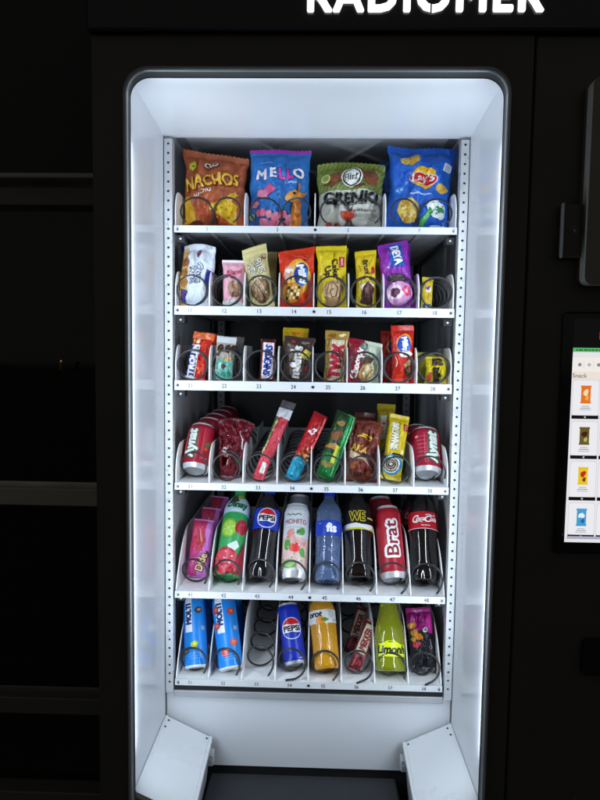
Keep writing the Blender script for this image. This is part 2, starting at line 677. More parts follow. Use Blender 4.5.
front = empty('glazed_shopfront', (-1.4, 0.02, 0))
tag(front, 'dark glazed shopfront with drab horizontal bars beside the vending machine', 'shopfront')
YS = 0.02
fx0, fx1 = -2.6 + 1.4, -0.43 + 1.4


def part_box(name, parent, x0, x1, y0, y1, z0, z1, mat, bev=0.002):
    m = MB()
    m.box(x0, x1, y0, y1, z0, z1, mat, bev)
    return m.build(name, parent)


def zat(py, Y=YS): return at(45, py, Y).z


bars = [(zat(181) + .003, .010, 'frame_bar', -.03), (zat(495), .036, 'frame_bar', -.02), (zat(701), .036, 'frame_dark', -.02)]
for zc, hh, mt, yo in bars:
    part_box('crossbar', front, fx0, fx1, yo, 0.05, zc - hh / 2, zc + hh / 2, M[mt])
part_box('crossbar', front, fx0, fx1, -.012, 0.05, zat(207), zat(188), M['frame_dark'])
part_box('crossbar', front, fx0, fx1, -.02, 0.05, 0.0, zat(786), M['frame_dark'])
part_box('side_post', front, fx1 + .002, fx1 + .05, -.03, 0.05, 0, 2.6, M['frame_dark'])
part_box('side_post', front, fx0 - .05, fx0 - .002, -.03, 0.05, 0, 2.6, M['frame_dark'])
part_box('upper_panel', front, fx0, fx1, 0.0, 0.05, zat(176), 2.6, M['rubber'])
panes = [(zat(483), zat(209)), (zat(690), zat(506)), (zat(784), zat(712))]
for a, b in panes:
    part_box('pane', front, fx0 + .004, fx1 - .004, 0.015, 0.03, a, b, M['pane'], 0)

# glowing bead added to imitate a reflected glint, just in front of the dark pane
gl = empty('reflected_glint', at(61, 361, -0.01))
tag(gl, 'tiny warm bead added as a reflected glint on the black pane left of the machine', 'lamp')
for n_, dx, dz, r_, c_, s_ in (('glint_bead', 0, 0, .0019, (1, .75, .4), .16),):
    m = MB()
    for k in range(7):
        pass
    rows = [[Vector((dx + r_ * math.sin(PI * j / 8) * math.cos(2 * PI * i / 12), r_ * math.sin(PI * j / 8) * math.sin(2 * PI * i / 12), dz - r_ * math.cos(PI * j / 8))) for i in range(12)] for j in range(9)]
    m.grid(rows, emitter('glint_glow', c_, s_), closed=True)
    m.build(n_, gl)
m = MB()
m.tube([(0, 0, -.002), (-.002, .004, -.016), (-.003, .02, -.02)], .003, material('amber_glint_stem', (0.30, 0.16, 0.03), rough=.5))  # amber stem of the added glint, no real fitting
m.build('glint_stem', gl)

# ------------------------------------------------------------------ the vending machine
YF = -0.235                                    # face of the machine; y = 0 is the plane of the tray fronts
vm = empty('vending_machine', (0, 0, 0))
tag(vm, 'tall dark vending machine with lit white display compartment and six trays', 'vending machine')
XL, XR = -0.358, 0.70
OW, OT, OB, RAD = 0.3065, 1.9490, 0.42, 0.040   # outside of the bezel
IW, IT, IRAD = 0.297, 1.9350, 0.032              # clear opening


def rrect_pts(x, zt, zb, rad, n=8):
    pts = []
    for cx, cz, a0 in ((x - rad, zt - rad, 0), (-x + rad, zt - rad, 90), (-x + .004, zb + .004, 180), (x - .004, zb + .004, 270)):
        rr = rad if cz > 1 else .004
        for k in range(n + 1):
            a = math.radians(a0 + 90 * k / n)
            pts.append((cx + rr * math.cos(a), cz + rr * math.sin(a)))
    return pts


def ring_sheet(mb, A, B, ya, yb, mat, smooth=True):
    """skin between two outlines of equal length"""
    rows = [[Vector((p[0], ya, p[1])) for p in A], [Vector((p[0], yb, p[1])) for p in B]]
    mb.grid(rows, mat, closed=True, smooth=smooth)


# cabinet door panel with its opening, built as one sheet with a hole plus sides
door = MB()
o = rrect_pts(OW - .001, OT - .001, OB, RAD)
DX0, DX1 = XL, 0.3405
HB = 2.0015                                      # underside of the header
outer = []
for x, z in o:                                   # match every point of the hole to the door edge
    ang = math.atan2(z - 1.2, x)
    outer.append((x, z))
def to_edge(x, z):
    cx, cz = 0.0, 1.25
    dx, dz = x - cx, z - cz
    t = 1e9
    if dx > 1e-9: t = min(t, (DX1 - cx) / dx)
    if dx < -1e-9: t = min(t, (DX0 - cx) / dx)
    if dz > 1e-9: t = min(t, (HB - .002 - cz) / dz)
    if dz < -1e-9: t = min(t, (0.06 - cz) / dz)
    return cx + dx * t, cz + dz * t
oe = [to_edge(x, z) for x, z in o]
ring_sheet(door, oe, o, YF, YF, M['body'], smooth=False)
for cx, cz in ((DX1, HB - .002), (DX0, HB - .002), (DX0, .06), (DX1, .06)):   # the corners the fan leaves out
    k = min(range(len(oe)), key=lambda i: abs(oe[i][0] - cx) + abs(oe[i][1] - cz))
    best = None
    for i in range(len(oe)):
        a, b = oe[i], oe[(i + 1) % len(oe)]
        onx = lambda p: abs(p[0] - cx) < 1e-6
        onz = lambda p: abs(p[1] - cz) < 1e-6
        if (onx(a) and onz(b) and not onz(a)) or (onz(a) and onx(b) and not onx(a)):
            best = (a, b)
    if best:
        a, b = best
        door.face([(a[0], YF, a[1]), (cx, YF, cz), (b[0], YF, b[1])], M['body'])
door.box(DX0, DX0 + .02, YF + .001, .02, .06, HB - .002, M['body'])
door.box(DX1 - .012, DX1, YF + .001, .02, .06, HB - .002, M['body'])
door.build('door_panel', vm, fix=True)

b = MB()                                         # rest of the cabinet: side shell, back, plinth
b.box(XL + .001, XL + .018, .022, .66, .0, 2.16, M['body'])
b.box(XR - .018, XR, YF + .03, .66, .0, 2.16, M['body'])
b.box(XL + .018, XR - .018, .62, .66, .0, 2.16, M['body'])
b.box(XL + .018, XR - .018, -.19, .62, 2.14, 2.16, M['body'])
b.box(XL + .018, XR - .018, YF + .03, .62, .0, .058, M['rubber'])
b.build('cabinet_shell', vm)

b = MB()
b.box(0.3445, XR, YF + .0015, YF + .028, .06, HB - .002, M['body'], .002)
b.build('control_panel', vm)

hd = MB()
hd.box(XL - .004, XR + .004, YF - .012, YF + .05, HB, 2.165, M['header'], .003)
header = hd.build('sign_header', vm)
s = MB()
vs_, tr_, tw_, th_ = text_tris('RADIOMER', 0, 0, 1.16)
a0, a1 = at(307, 12, YF - .016), at(544, 11, YF - .016)
kz = 0.049
bR = .0022
kx = (a1.x - a0.x - 2 * bR) / tw_
zb_ = a0.z + bR
YL = YF - .0165
fw = emitter('lit_sign_white', (1, 1, 1), 1.7)
zc_ = zb_ + th_ * kz / 2
cx_ = (a0.x + a1.x) / 2
edges = {}
for t in tr_:
    for a, c in ((t[0], t[1]), (t[1], t[2]), (t[2], t[0])):
        edges[(a, c)] = 1
for k in range(11):
    ox, oz = (0, 0) if k == 0 else (bR * math.cos(2 * PI * k / 10), bR * math.sin(2 * PI * k / 10))
    yk = YL - .00003 * k
    def sp(i, y):
        return (cx_ + vs_[i][0] * kx + ox, y, zc_ + vs_[i][1] * kz + oz)
    for t in tr_:
        s.face([sp(i, yk) for i in t], fw)
    for (a, c) in edges:
        if (c, a) not in edges:
            s.face([sp(a, yk), sp(a, YL + .0035), sp(c, YL + .0035), sp(c, yk)], fw)
# stencil slits of the lettering
for px in (431,):
    xx = at(px, 8, YL).x
    s.box(xx - .0012, xx + .0012, YL - .0012, YL - .0006, zb_ - .004, zb_ + .010, M['header'])
s.build('sign_lettering', header)

# bezel round the opening
bz = MB()
oo, mid, ii = rrect_pts(OW, OT, OB - .002, RAD), rrect_pts(OW - .0016, OT - .0016, OB, RAD - .0016), rrect_pts(IW, IT, OB + .012, IRAD)
i2 = rrect_pts(IW + .0035, IT + .0035, OB + .009, IRAD + .003)
ring_sheet(bz, oo, oo, YF + .002, YF - .006, M['bezel'])
ring_sheet(bz, oo, mid, YF - .006, YF - .0072, M['bezel_edge'])
m2 = rrect_pts(OW - .0052, OT - .0052, OB + .004, RAD - .004)
m3 = rrect_pts(OW - .0064, OT - .0064, OB + .005, RAD - .005)
ring_sheet(bz, mid, m2, YF - .0072, YF - .0032, M['bezel'])
ring_sheet(bz, m2, m3, YF - .0032, YF - .0008, M['bezel_edge'])
i2 = rrect_pts(IW + .0010, IT + .0010, OB + .009, IRAD + .001)
ring_sheet(bz, m3, i2, YF - .0008, YF + .0022, M['bezel'])
ring_sheet(bz, i2, ii, YF + .0022, YF + .003, M['rubber'])
ring_sheet(bz, ii, ii, YF + .003, YF + .004, M['rubber'])
bezel = bz.build('opening_bezel', vm, fix=True)

# white liner of the recess in front of the trays
CT = 1.9245
LW = 0.3012
ln = MB()
ylin = [YF + .004, -.22, -.16, -.1, -.05, .0]
def wall_grid(f, n=40):
    return [[f(y, k / n) for k in range(n + 1)] for y in ylin]
ZB = .47
ln.grid(wall_grid(lambda y, t: Vector((-LW, y, ZB + (CT + .0165 * min(1, max(0, -y / .22)) - ZB) * t))), M['liner'], smooth=False)
ln.grid(wall_grid(lambda y, t: Vector((LW, y, ZB + (CT + .0165 * min(1, max(0, -y / .22)) - ZB) * t))), M['liner'], flip=True, smooth=False)
ln.build('side_liner', vm)
ln = MB()
ln.grid([[Vector((-LW + 2 * LW * i / 20, y, CT + .0165 * min(1, max(0, -y / .22)))) for i in range(21)] for y in (YF + .004, -.22, -.16, -.1, -.05, 0, .012)], M['liner'], smooth=False)
ln.build('ceiling_liner', vm)

# LED strips tucked behind the lip of the bezel, shining back and inwards on the goods
for sx in (-1, 1):
    led = MB()
    q = [(sx * .2974, YF + .0048, .80), (sx * .3009, YF + .0092, .80), (sx * .3009, YF + .0092, CT - .085), (sx * .2974, YF + .0048, CT - .085)]
    led.face(q if sx > 0 else q[::-1], M['lamp'])
    led.face([(p[0] + sx * .0002, p[1] - .0004, p[2]) for p in (q[::-1] if sx > 0 else q)], M['white'])
    led.build('led_strip', vm)
led = MB()
q = [(-.27, YF + .0048, IT + .0006), (.27, YF + .0048, IT + .0006), (.27, YF + .0095, IT + .0045), (-.27, YF + .0095, IT + .0045)]
led.face(q[::-1], M['lamp_top'])
led.face([(p[0], p[1] - .0004, p[2] + .0003) for p in q], M['white'])
led.build('led_strip', vm)

# cavity behind the tray fronts
cv = MB()
D = .58
cv.box(-.3035, -.3005, .0135, D, .6, CT + .026, M['cavity'])
cv.box(.3005, .3035, .0135, D, .6, CT + .026, M['cavity'])
cv.box(-.3035, .3035, .0135, D, CT + .026, CT + .03, M['cavity'])
cv.box(-.3035, .3035, .0125, .0132, CT + .0005, CT + .03, M['cavity'])
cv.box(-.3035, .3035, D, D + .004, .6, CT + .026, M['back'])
cv.build('inner_cavity', vm)

# perforated rails
RT, RB = 1.918, 0.7815


def perforated(name, x0, x1, y, z0, z1, pitch, r, mat, back=.002):
    m = MB()
    cx = (x0 + x1) / 2
    nh = int((z1 - z0) / pitch)
    zz0 = z1 - nh * pitch
    if zz0 > z0:
        m.face([(x0, y, z0), (x1, y, z0), (x1, y, zz0), (x0, y, zz0)], mat)
    for k in range(nh):
        a, c = zz0 + k * pitch, zz0 + (k + 1) * pitch
        zc = (a + c) / 2
        n = 16
        sq, ci = [], []
        for i in range(n):
            t = 2 * PI * (i + .5) / n
            ux, uz = math.cos(t), math.sin(t)
            hx, hz = (x1 - x0) / 2, pitch / 2
            f = min(hx / max(abs(ux), 1e-6), hz / max(abs(uz), 1e-6))
            sq.append((cx + ux * f, zc + uz * f))
            ci.append((cx + ux * r, zc + uz * r))
        corners = {2: (x1, c), 6: (x0, c), 10: (x0, a), 14: (x1, a)}
        for i in range(n):
            j = (i + 1) % n
            pts = [sq[i]]
            if (i + 1) in corners:
                pts.append(corners[i + 1])
            elif i == 15 and 0 in corners:
                pts.append(corners[0])
            pts += [sq[j], ci[j], ci[i]]
            m.face([(p[0], y, p[1]) for p in pts], mat)
            m.face([(ci[i][0], y, ci[i][1]), (ci[j][0], y, ci[j][1]), (ci[j][0], y + back, ci[j][1]), (ci[i][0], y + back, ci[i][1])], mat)
        m.face([(cx - r * 1.3, y + back, zc - r * 1.3), (cx + r * 1.3, y + back, zc - r * 1.3), (cx + r * 1.3, y + back, zc + r * 1.3), (cx - r * 1.3, y + back, zc + r * 1.3)], M['hole'])
    # returns of the folded rail
    m.box(x0, x0 + .0012, y + .0002, y + .02, z0, z1, mat)
    m.box(x1 - .0012, x1, y + .0002, y + .02, z0, z1, mat)
    return m.build(name, vm)


perforated('perforated_rail', -.2995, -.2838, -.0015, RB, RT, .0184, .0025, M['rail'])
perforated('perforated_rail', .2838, .2995, -.0015, RB, RT, .0184, .0025, M['rail'])
perforated('rear_post', -.272, -.254, .50, .75, RT, .0184, .0027, M['rail'])
perforated('rear_post', .254, .272, .50, .75, RT, .0184, .0027, M['rail'])

# ---- trays
TW = 0.2803
ROWS = [(1.7501, .0136), (1.5912, .0177), (1.4411, .0198), (1.2308, .0150), (1.0017, .0146), (0.8111, .0132)]
FLOOR = [z - .0015 for z, _ in ROWS]


def divider(parent, x, zf, row, k):
    H = (.074, .074, .074, .078, .108, .108)[row]
    rnd = random.Random(row * 20 + k)
    if row < 3:
        pts = [(.004, zf), (.004, zf + .03)]
        for i in range(9):
            a = PI - i * PI / 2 / 8
            pts.append((.034 + .030 * math.cos(a), zf + .03 + (H - .03) * math.sin(a)))
        pts += [(.16, zf + H), (.175, zf + H - .012), (.20, zf + H - .03), (.48, zf + H - .03), (.48, zf)]
    elif row == 3:
        pts = [(.004, zf), (.004, zf + .018)]
        for i in range(9):
            a = PI - i * PI / 2 / 8
            pts.append((.055 + .051 * math.cos(a), zf + .018 + (H - .018) * math.sin(a)))
        pts += [(.16, zf + H), (.18, zf + H - .02), (.22, zf + .045), (.30, zf + .045), (.32, zf + H - .01), (.36, zf + H), (.48, zf + H), (.48, zf)]
    else:
        pts = [(.004, zf), (.004, zf + .006)]
        for i in range(10):
            t = i / 9
            pts.append((.004 + .12 * t, zf + .006 + (H - .006) * (1 - (1 - t) ** 1.9)))
        pts += [(.48, zf + H), (.48, zf)]
    m = MB()
    th = .0011
    if k == 0: x += th + .0005
    if k == 8: x -= th + .0005
    m.prism(pts, 'x', x - th, x + th, M['tray'])
    m.build('divider', parent, fix=True)


def coil(parent, x, zf, r, pitch, y0, a0, turns, wire=.00185, squash=1.0, tail=0.0, hand=1, first=.26):
    pts = []
    n = 26
    zc = zf + r + wire + .0012
    N = int(turns * n)
    for i in range(N + 1):
        a = a0 + hand * 2 * PI * i / n
        t = i / n                                # the first turn lies almost flat, then the wire takes its full pitch
        yy = y0 + pitch * (first * t if t < 1 else first + (t - 1))
        # the last bend of the wire runs out towards the shopper
        pts.append((x + r * math.cos(a), yy, zc + r * squash * math.sin(a)))
    if tail:
        a = a0
        t0 = Vector(pts[0])
        pre = []
        for k in range(1, 5):
            s_ = tail * k / 4
            aa = a0 - hand * s_ * 0.9 / r * .8
            pre.append((x + r * math.cos(aa), y0 - s_ * .55, max(zf + wire * 1.05, zc + r * math.sin(aa))))
        pts = pre[::-1] + pts
    m = MB()
    m.tube(pts, wire, M['coil'], 7)
    return m.build('spiral_coil', parent)


NUMS = [['1', '3', '5', '7'], ['11', '12', '13', '14', '15', '16', '17', '18'], ['21', '22', '23', '24', '25', '26', '27', '28'],
        ['31', '32', '33', '34', '35', '36', '37', '38'], ['41', '42', '43', '44', '45', '46', '47', '48'],
        ['51', '52', '53', '54', '55', '56', '57', '58']]
rc = random.Random(4)
for r_, (zt, sh) in enumerate(ROWS):
    zf = FLOOR[r_]
    tr = MB()
    tr.box(-TW + .001, TW - .001, .0022, .49, zf - .0012, zf, M['tray'])
    tr.box(-TW + .002, TW - .002, .0025, .488, zf - .0034, zf - .0016, M['tray_under'])
    for k in range(1, 8):                        # pressed stiffening ribs below
        x = -TW + .07008 * k
        tr.box(x - .002, x + .002, .01, .48, zf - .0075, zf - .0036, M['tray_under'])
    tr.box(-TW + .002, TW - .002, .486, .49, zf, zf + .06, M['tray'])
    tray = tr.build('tray', vm)
    # front strip carrying the slot numbers
    st = MB()
    us = [-1 + 2 * i / 8 for i in range(9)]
    vs = [0, .5, 1]
    P = [[Vector((u * TW, -.0012, zt - sh + v * sh)) for u in us] for v in vs]
    st.grid(P, M['white'], smooth=False)
    P2 = [[Vector((u * TW, .0018, zt - sh + v * sh)) for u in us] for v in vs]
    st.grid(P2, M['white'], flip=True, smooth=False)
    st.face([(-TW, -.0012, zt), (TW, -.0012, zt), (TW, .0018, zt), (-TW, .0018, zt)], M['white'])
    st.face([(-TW, .0018, zt - sh), (TW, .0018, zt - sh), (TW, -.0012, zt - sh), (-TW, -.0012, zt - sh)], M['white'])
    for sx in (-1, 1):
        q = [(sx * TW, -.0012, zt - sh), (sx * TW, .0018, zt - sh), (sx * TW, .0018, zt), (sx * TW, -.0012, zt)]
        st.face(q if sx > 0 else q[::-1], M['white'])
    S = Surf(st, us, vs, P, 2 * TW, sh, lift=.0001)
    n = len(NUMS[r_])
    nh = (.0082 if sh > .014 else .0072) / (2 * TW)
    for k, t_ in enumerate(NUMS[r_]):
        x = (-TW + 2 * TW * (k + .5) / n) / (2 * TW)
        S.txt(t_, x - (.006 if n > 4 else .007), .5, nh, '20222a', bold=.004, sx=.95)
    for x in (-.4875, .002, .4875):
        if r_ in (0, 3, 4, 5) and x != .002:
            S.ell(x, .5, .0042, .0062, '3a3d46', n=12, wob=.12, seed=r_)
            S.ell(x, .62, .0018, .0020, 'c8ccd4', n=8)
        else:
            S.ell(x, .5, .0052, .0052, '2a2d36', n=14)
    st.build('price_strip', tray)
    # hooks that hang the tray in the rails
    for sx in (-1, 1):
        h_ = MB()
        h_.box(min(sx * .281, sx * .264), max(sx * .281, sx * .264), .022, .05, zt - sh - .016, zt - sh - .001, M['bin'], .001)
        h_.tube([(sx * .272, .0215, zt - sh - .009), (sx * .272, .019, zt - sh - .009)], .0022, M['rail'], 10)
        h_.build('tray_hook', tray)
    if r_ == 0:
        for k in range(0, 9, 2):
            divider(tray, -TW + 2 * TW * k / 8, zf, r_, k)
    else:
        for k in range(9):
            divider(tray, -TW + 2 * TW * k / 8, zf, r_, k)
    for k in range(8):
        x = -TW + 2 * TW * (k + .5) / 8
        if r_ == 0:
            coil(tray, x + (-.004 if k % 2 else .006), zf, .0300, .085, -.001, math.radians(-55 if k % 2 else 235), 5.0, hand=1 if k % 2 else -1, first=.85)
        elif r_ in (1, 2):
            coil(tray, x + rc.uniform(-.001, .001), zf, .0303, .040, -.0005, math.radians(rc.uniform(-75, -30)), 11.4)
        elif r_ == 3:
            coil(tray, x, zf, .0290, .088 if k in (0, 7) else .060, .003, math.radians(-16 if k in (0, 7) else rc.uniform(-60, -20)), 5.3 if k in (0, 7) else 7.6, tail=.006, first=.8 if k in (0, 7) else .4)
        else:
            a_ = math.radians([-18, -24, -34, -96, -42, -82, -20, -78][k] if r_ == 5 else rc.uniform(-60, -14))
            coil(tray, x + (.002 if k != 3 else .0), zf, .0290, .074 if (r_, k) == (5, 2) else .098, .005 if k != 2 else .012, a_, 6.2 if (r_, k) == (5, 2) else 4.9, tail=.012 if r_ == 5 else .008, first=(.8 if k == 2 else .38) if r_ == 5 else .6, wire=.0022)

# ---- space below the trays
part_box('cross_rail', vm, -.2835, .2835, .005, .015, .769, .7825, M['tray_under'], .001)
part_box('tray_shadow_bar', vm, -.2835, .2835, .008, .0145, .783, .7975, M['rubber'], .0005)  # black bar added to stand for the shadow in the gap under the bottom tray
part_box('lower_back_panel', vm, -.3003, .3003, .0155, .019, .612, .782, M['liner'], 0)
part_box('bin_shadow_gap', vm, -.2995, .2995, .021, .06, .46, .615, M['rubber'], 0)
bn = MB()
bn.box(-.206, .19, -.222, .010, .48, .600, M['bin'], .004)
bn.build('pickup_bin', vm)
for sx in (-1, 1):
    m = MB()
    xa, xb, xc = sx * .3003, sx * .2015, sx * .1965
    za, zb = .7305, .683
    y0, y1 = -.2285, -.0005
    top = [(xa, y1, za), (xb, y1, zb), (xc, y0, zb), (xa, y0, za)]
    bot = [(x, y, z - .010) for x, y, z in top]
    inn = [(xb - sx * -.0, y1, zb), (xc, y0, zb)]
    m.face(top if sx > 0 else top[::-1], M['white'])
    m.face(bot[::-1] if sx > 0 else bot, M['white'])
    for i in range(4):
        a, c = top[i], top[(i + 1) % 4]
        d, e = bot[(i + 1) % 4], bot[i]
        m.face([a, c, d, e], M['white'])
    # folded skirt below the inner edge
    m.face([(xb + sx * .004, y1, zb - .0101), (xc + sx * .004, y0, zb - .0101), (xc + sx * .02, y0, .50), (xb + sx * .02, y1, .50)], M['tray_under'])
    # raised hem along the wall and the inner edge
    d_ = Vector((xb - xa, 0, zb - za)).normalized()
    nrm = Vector((-d_.z, 0, d_.x)) * (1 if sx < 0 else -1)
    if nrm.z < 0: nrm = -nrm
    A0 = Vector((xa, y1, za)); A1 = Vector((xa, y0, za))
    B0 = Vector((xb, y1, zb)); B1 = Vector((xc, y0, zb))
    def strip(p, q, wv, hh):
        L = [p, q, q + wv, p + wv]
        T = [v + nrm * hh for v in L]
        m.face(T, M['white'])
        for i in range(4):
            m.face([L[i], L[(i + 1) % 4], T[(i + 1) % 4], T[i]], M['white'])
    strip(B0 - d_ * .0065 + nrm * .0002, B1 - d_ * .0065 + nrm * .0002, d_ * .0062, .0016)
    strip(A0 + d_ * .0015 + nrm * .0002, A1 + d_ * .0015 + nrm * .0002, d_ * .003, .0012)
    ch = m.build('chute_panel', vm, fix=True)
    scr = MB()
    for P0 in (A0 + d_ * .010 + Vector((0, -.012, 0)), B0 - d_ * .011 + Vector((0, -.010, 0)), A0 + d_ * .008 + Vector((0, -.035, 0))):
        n_ = 10
        e1, e2 = d_, Vector((0, 1, 0))
        R_ = .0021
        lo = [P0 + nrm * .0004 + (e1 * math.cos(2 * PI * i / n_) + e2 * math.sin(2 * PI * i / n_)) * R_ for i in range(n_)]
        hi = [p + nrm * .0012 for p in lo]
        scr.face(hi, M['hole'])
        for i in range(n_):
            scr.face([lo[i], lo[(i + 1) % n_], hi[(i + 1) % n_], hi[i]], M['hole'])
    scr.build('screw', ch, fix=True)
    br = MB()
    br.box(min(sx * .195, sx * .206), max(sx * .195, sx * .206), -.03, -.006, .640, .664, M['rail'], .001)
    br.tube([(sx * .2005, -.0305, .652), (sx * .2005, -.0335, .652)], .004, M['tray_under'], 10)
    br.build('chute_bracket', vm)

# ---- touch screen on the control panel
tsx0, tsx1, tsz0, tsz1 = .4035, .664, 1.176, 1.5715
sc = MB()
sc.box(tsx0, tsx1, YF - .006, YF + .001, tsz0, tsz1, M['header'], .003)
screen = sc.build('touch_screen', vm)
dx0, dx1, dz0, dz1 = .4195, .648, 1.1955, 1.5605
dw, dh = dx1 - dx0, dz1 - dz0
dp = MB()
us, vs = [-1, 0, 1], [0, .5, 1]
P = [[Vector((dx0 + dw * (u + 1) / 2, YF - .0063, dz0 + dh * v)) for u in us] for v in vs]
dp.grid(P, glow('060608'), smooth=False)
S = Surf(dp, us, vs, P, dw, dh, ink=glow, lift=.0001, step=.00003)
def fx(x): return (x - dx0) / dw - .5
def fz(z): return (z - dz0) / dh
S.rect(-.5, fz(1.1955), .5, fz(1.512), 'e9e8ec')
S.rect(-.5, fz(1.5075), .5, fz(1.514), '58b868')
S.lines(fx(.4195) + .24, fz(1.5105), .44, .012, '2c6838', n=16)
S.rect(-.5, fz(1.476), .5, fz(1.4985), 'f6f0ea')
S.txt('F', fx(.464), fz(1.534), .055, 'e03848', bold=.03)
for k in range(8):
    x = fx(.431 + .015 * k)
    S.ell(x, fz(1.487), .013, .013, ('8a8a90', 'b8b8c0')[k % 2], n=10)
    S.rect(x + .028, fz(1.481), x + .031, fz(1.493), 'd8d4d0')
S.rect(-.5, fz(1.463), .5, fz(1.476), 'f0e6dc')
S.txt('Snack', fx(.4315), fz(1.4695), .032, '202020', bold=0.005)
cards = ['e8742a', '6a5a2c', 'ecc82a', '46a0d4', 'c83a3a', '8a4ab0', '3aa860', 'd0a060']
rs = random.Random(8)
zrow = [(1.463, 1.400), (1.396, 1.335), (1.331, 1.267), (1.263, 1.205)]
for r_, (za, zb) in enumerate(zrow):
    for c_ in range(5):
        x0 = .4212 + .0453 * c_
        xc = x0 + .0215
        col = cards[r_ if c_ == 0 else rs.randrange(8)]
        S.rrect(fx(xc), fz((za + zb) / 2 + .002), .187, (za - zb - .004) / dw, 'c4c4cc', r=.1)
        S.rrect(fx(xc), fz((za + zb) / 2 + .002), .182, (za - zb - .0052) / dw, 'f1f0f4', r=.1)
        zc = za - .024
        S.rect(fx(xc - .0076), fz(zc - .014), fx(xc + .0076), fz(zc + .014), col)
        S.rect(fx(xc - .0084), fz(zc + .0115), fx(xc + .0084), fz(zc + .0145), col)
        S.rect(fx(xc - .0084), fz(zc - .0145), fx(xc + .0084), fz(zc - .0115), col)
        S.ell(fx(xc), fz(zc + .003), .020, .022, ('f4e0b0', '402018', 'c03020', 'e8f4ff')[r_], n=10, wob=.2, seed=c_ + r_)
        S.ell(fx(xc + .002), fz(zc - .006), .014, .014, ('f8b040', 'b0c060', '704020', '2060a8')[r_], n=10, wob=.2, seed=c_)
        S.rect(fx(xc - .006), fz(zc - .0195), fx(xc + .006), fz(zc - .0185), '909098')
        S.rect(fx(xc - .008), fz(zc - .0225), fx(xc + .008), fz(zc - .0215), '707078')
        S.rect(fx(xc - .009), fz(zc - .0255), fx(xc + .009), fz(zc - .0245), '9ab0c0')
        S.rect(fx(x0), fz(zb - .0005), fx(x0 + .043), fz(zb + .0052), '0c0c10')
        S.ell(fx(xc), fz(zb + .0024), .007, .007, 'c0c0c8', n=8)
S.rect(-.5, fz(1.2035), .5, fz(1.208), 'b0b0c4')
dp.build('display', screen)

# ---- lock hasp, grey cover plate and card slot
m = MB()
m.box(.389, .428, YF - .014, YF + .001, 1.656, 1.738, M['body'], .002)
m.box(.3885, .3915, YF - .022, YF - .012, 1.654, 1.739, M['bezel'], .001)
hasp = m.build('lock_hasp', vm)
m = MB()
cxh, czh = .409, 1.697
ringp = [(cxh + .0062 * math.cos(2 * PI * i / 20), YF - .0145, czh + .0062 * math.sin(2 * PI * i / 20)) for i in range(21)]
m.tube(ringp, .0012, M['bezel'], 6)
m.tube([(cxh, YF - .0142, czh), (cxh, YF - .0165, czh)], .0035, M['bezel'], 12)
m.build('key_cylinder', hasp)
m = MB()
pts = []
x0, x1, z0, z1, rr = .4225, .56, 1.612, 1.925, .012
for cx, cz, a0 in ((x1 - rr, z1 - rr, 0), (x0 + rr, z1 - rr, 90), (x0 + rr, z0 + rr, 180), (x1 - rr, z0 + rr, 270)):
    for k in range(7):
        a = math.radians(a0 + 15 * k)
        pts.append((cx + rr * math.cos(a), cz + rr * math.sin(a)))
m.prism(pts, 'y', YF - .030, YF + .001, M['plate'])
m.build('terminal_cover', vm, fix=True)
m = MB()
pts = []
x0, x1, z0, z1, rr = .459, .56, .968, 1.031, .010
for cx, cz, a0 in ((x1 - rr, z1 - rr, 0), (x0 + rr, z1 - rr, 90), (x0 + rr, z0 + rr, 180), (x1 - rr, z0 + rr, 270)):
    for k in range(7):
        a = math.radians(a0 + 15 * k)
        pts.append((cx + rr * math.cos(a), cz + rr * math.sin(a)))
m.prism(pts, 'y', YF - .006, YF + .001, M['header'])
m.build('coin_return', vm, fix=True)


# ------------------------------------------------------------------ goods
def frame_of(B, T, spin=0.0):
    z = (T - B).normalized()
    x = Vector((1, 0, 0))
    x = (x - z * x.dot(z)).normalized()
    y = z.cross(x)
    R = Matrix(((x.x, y.x, z.x), (x.y, y.y, z.y), (x.z, y.z, z.z))) @ Matrix.Rotation(math.radians(spin), 3, 'Z')
    Mx = R.to_4x4()
    Mx.translation = B
    return Mx


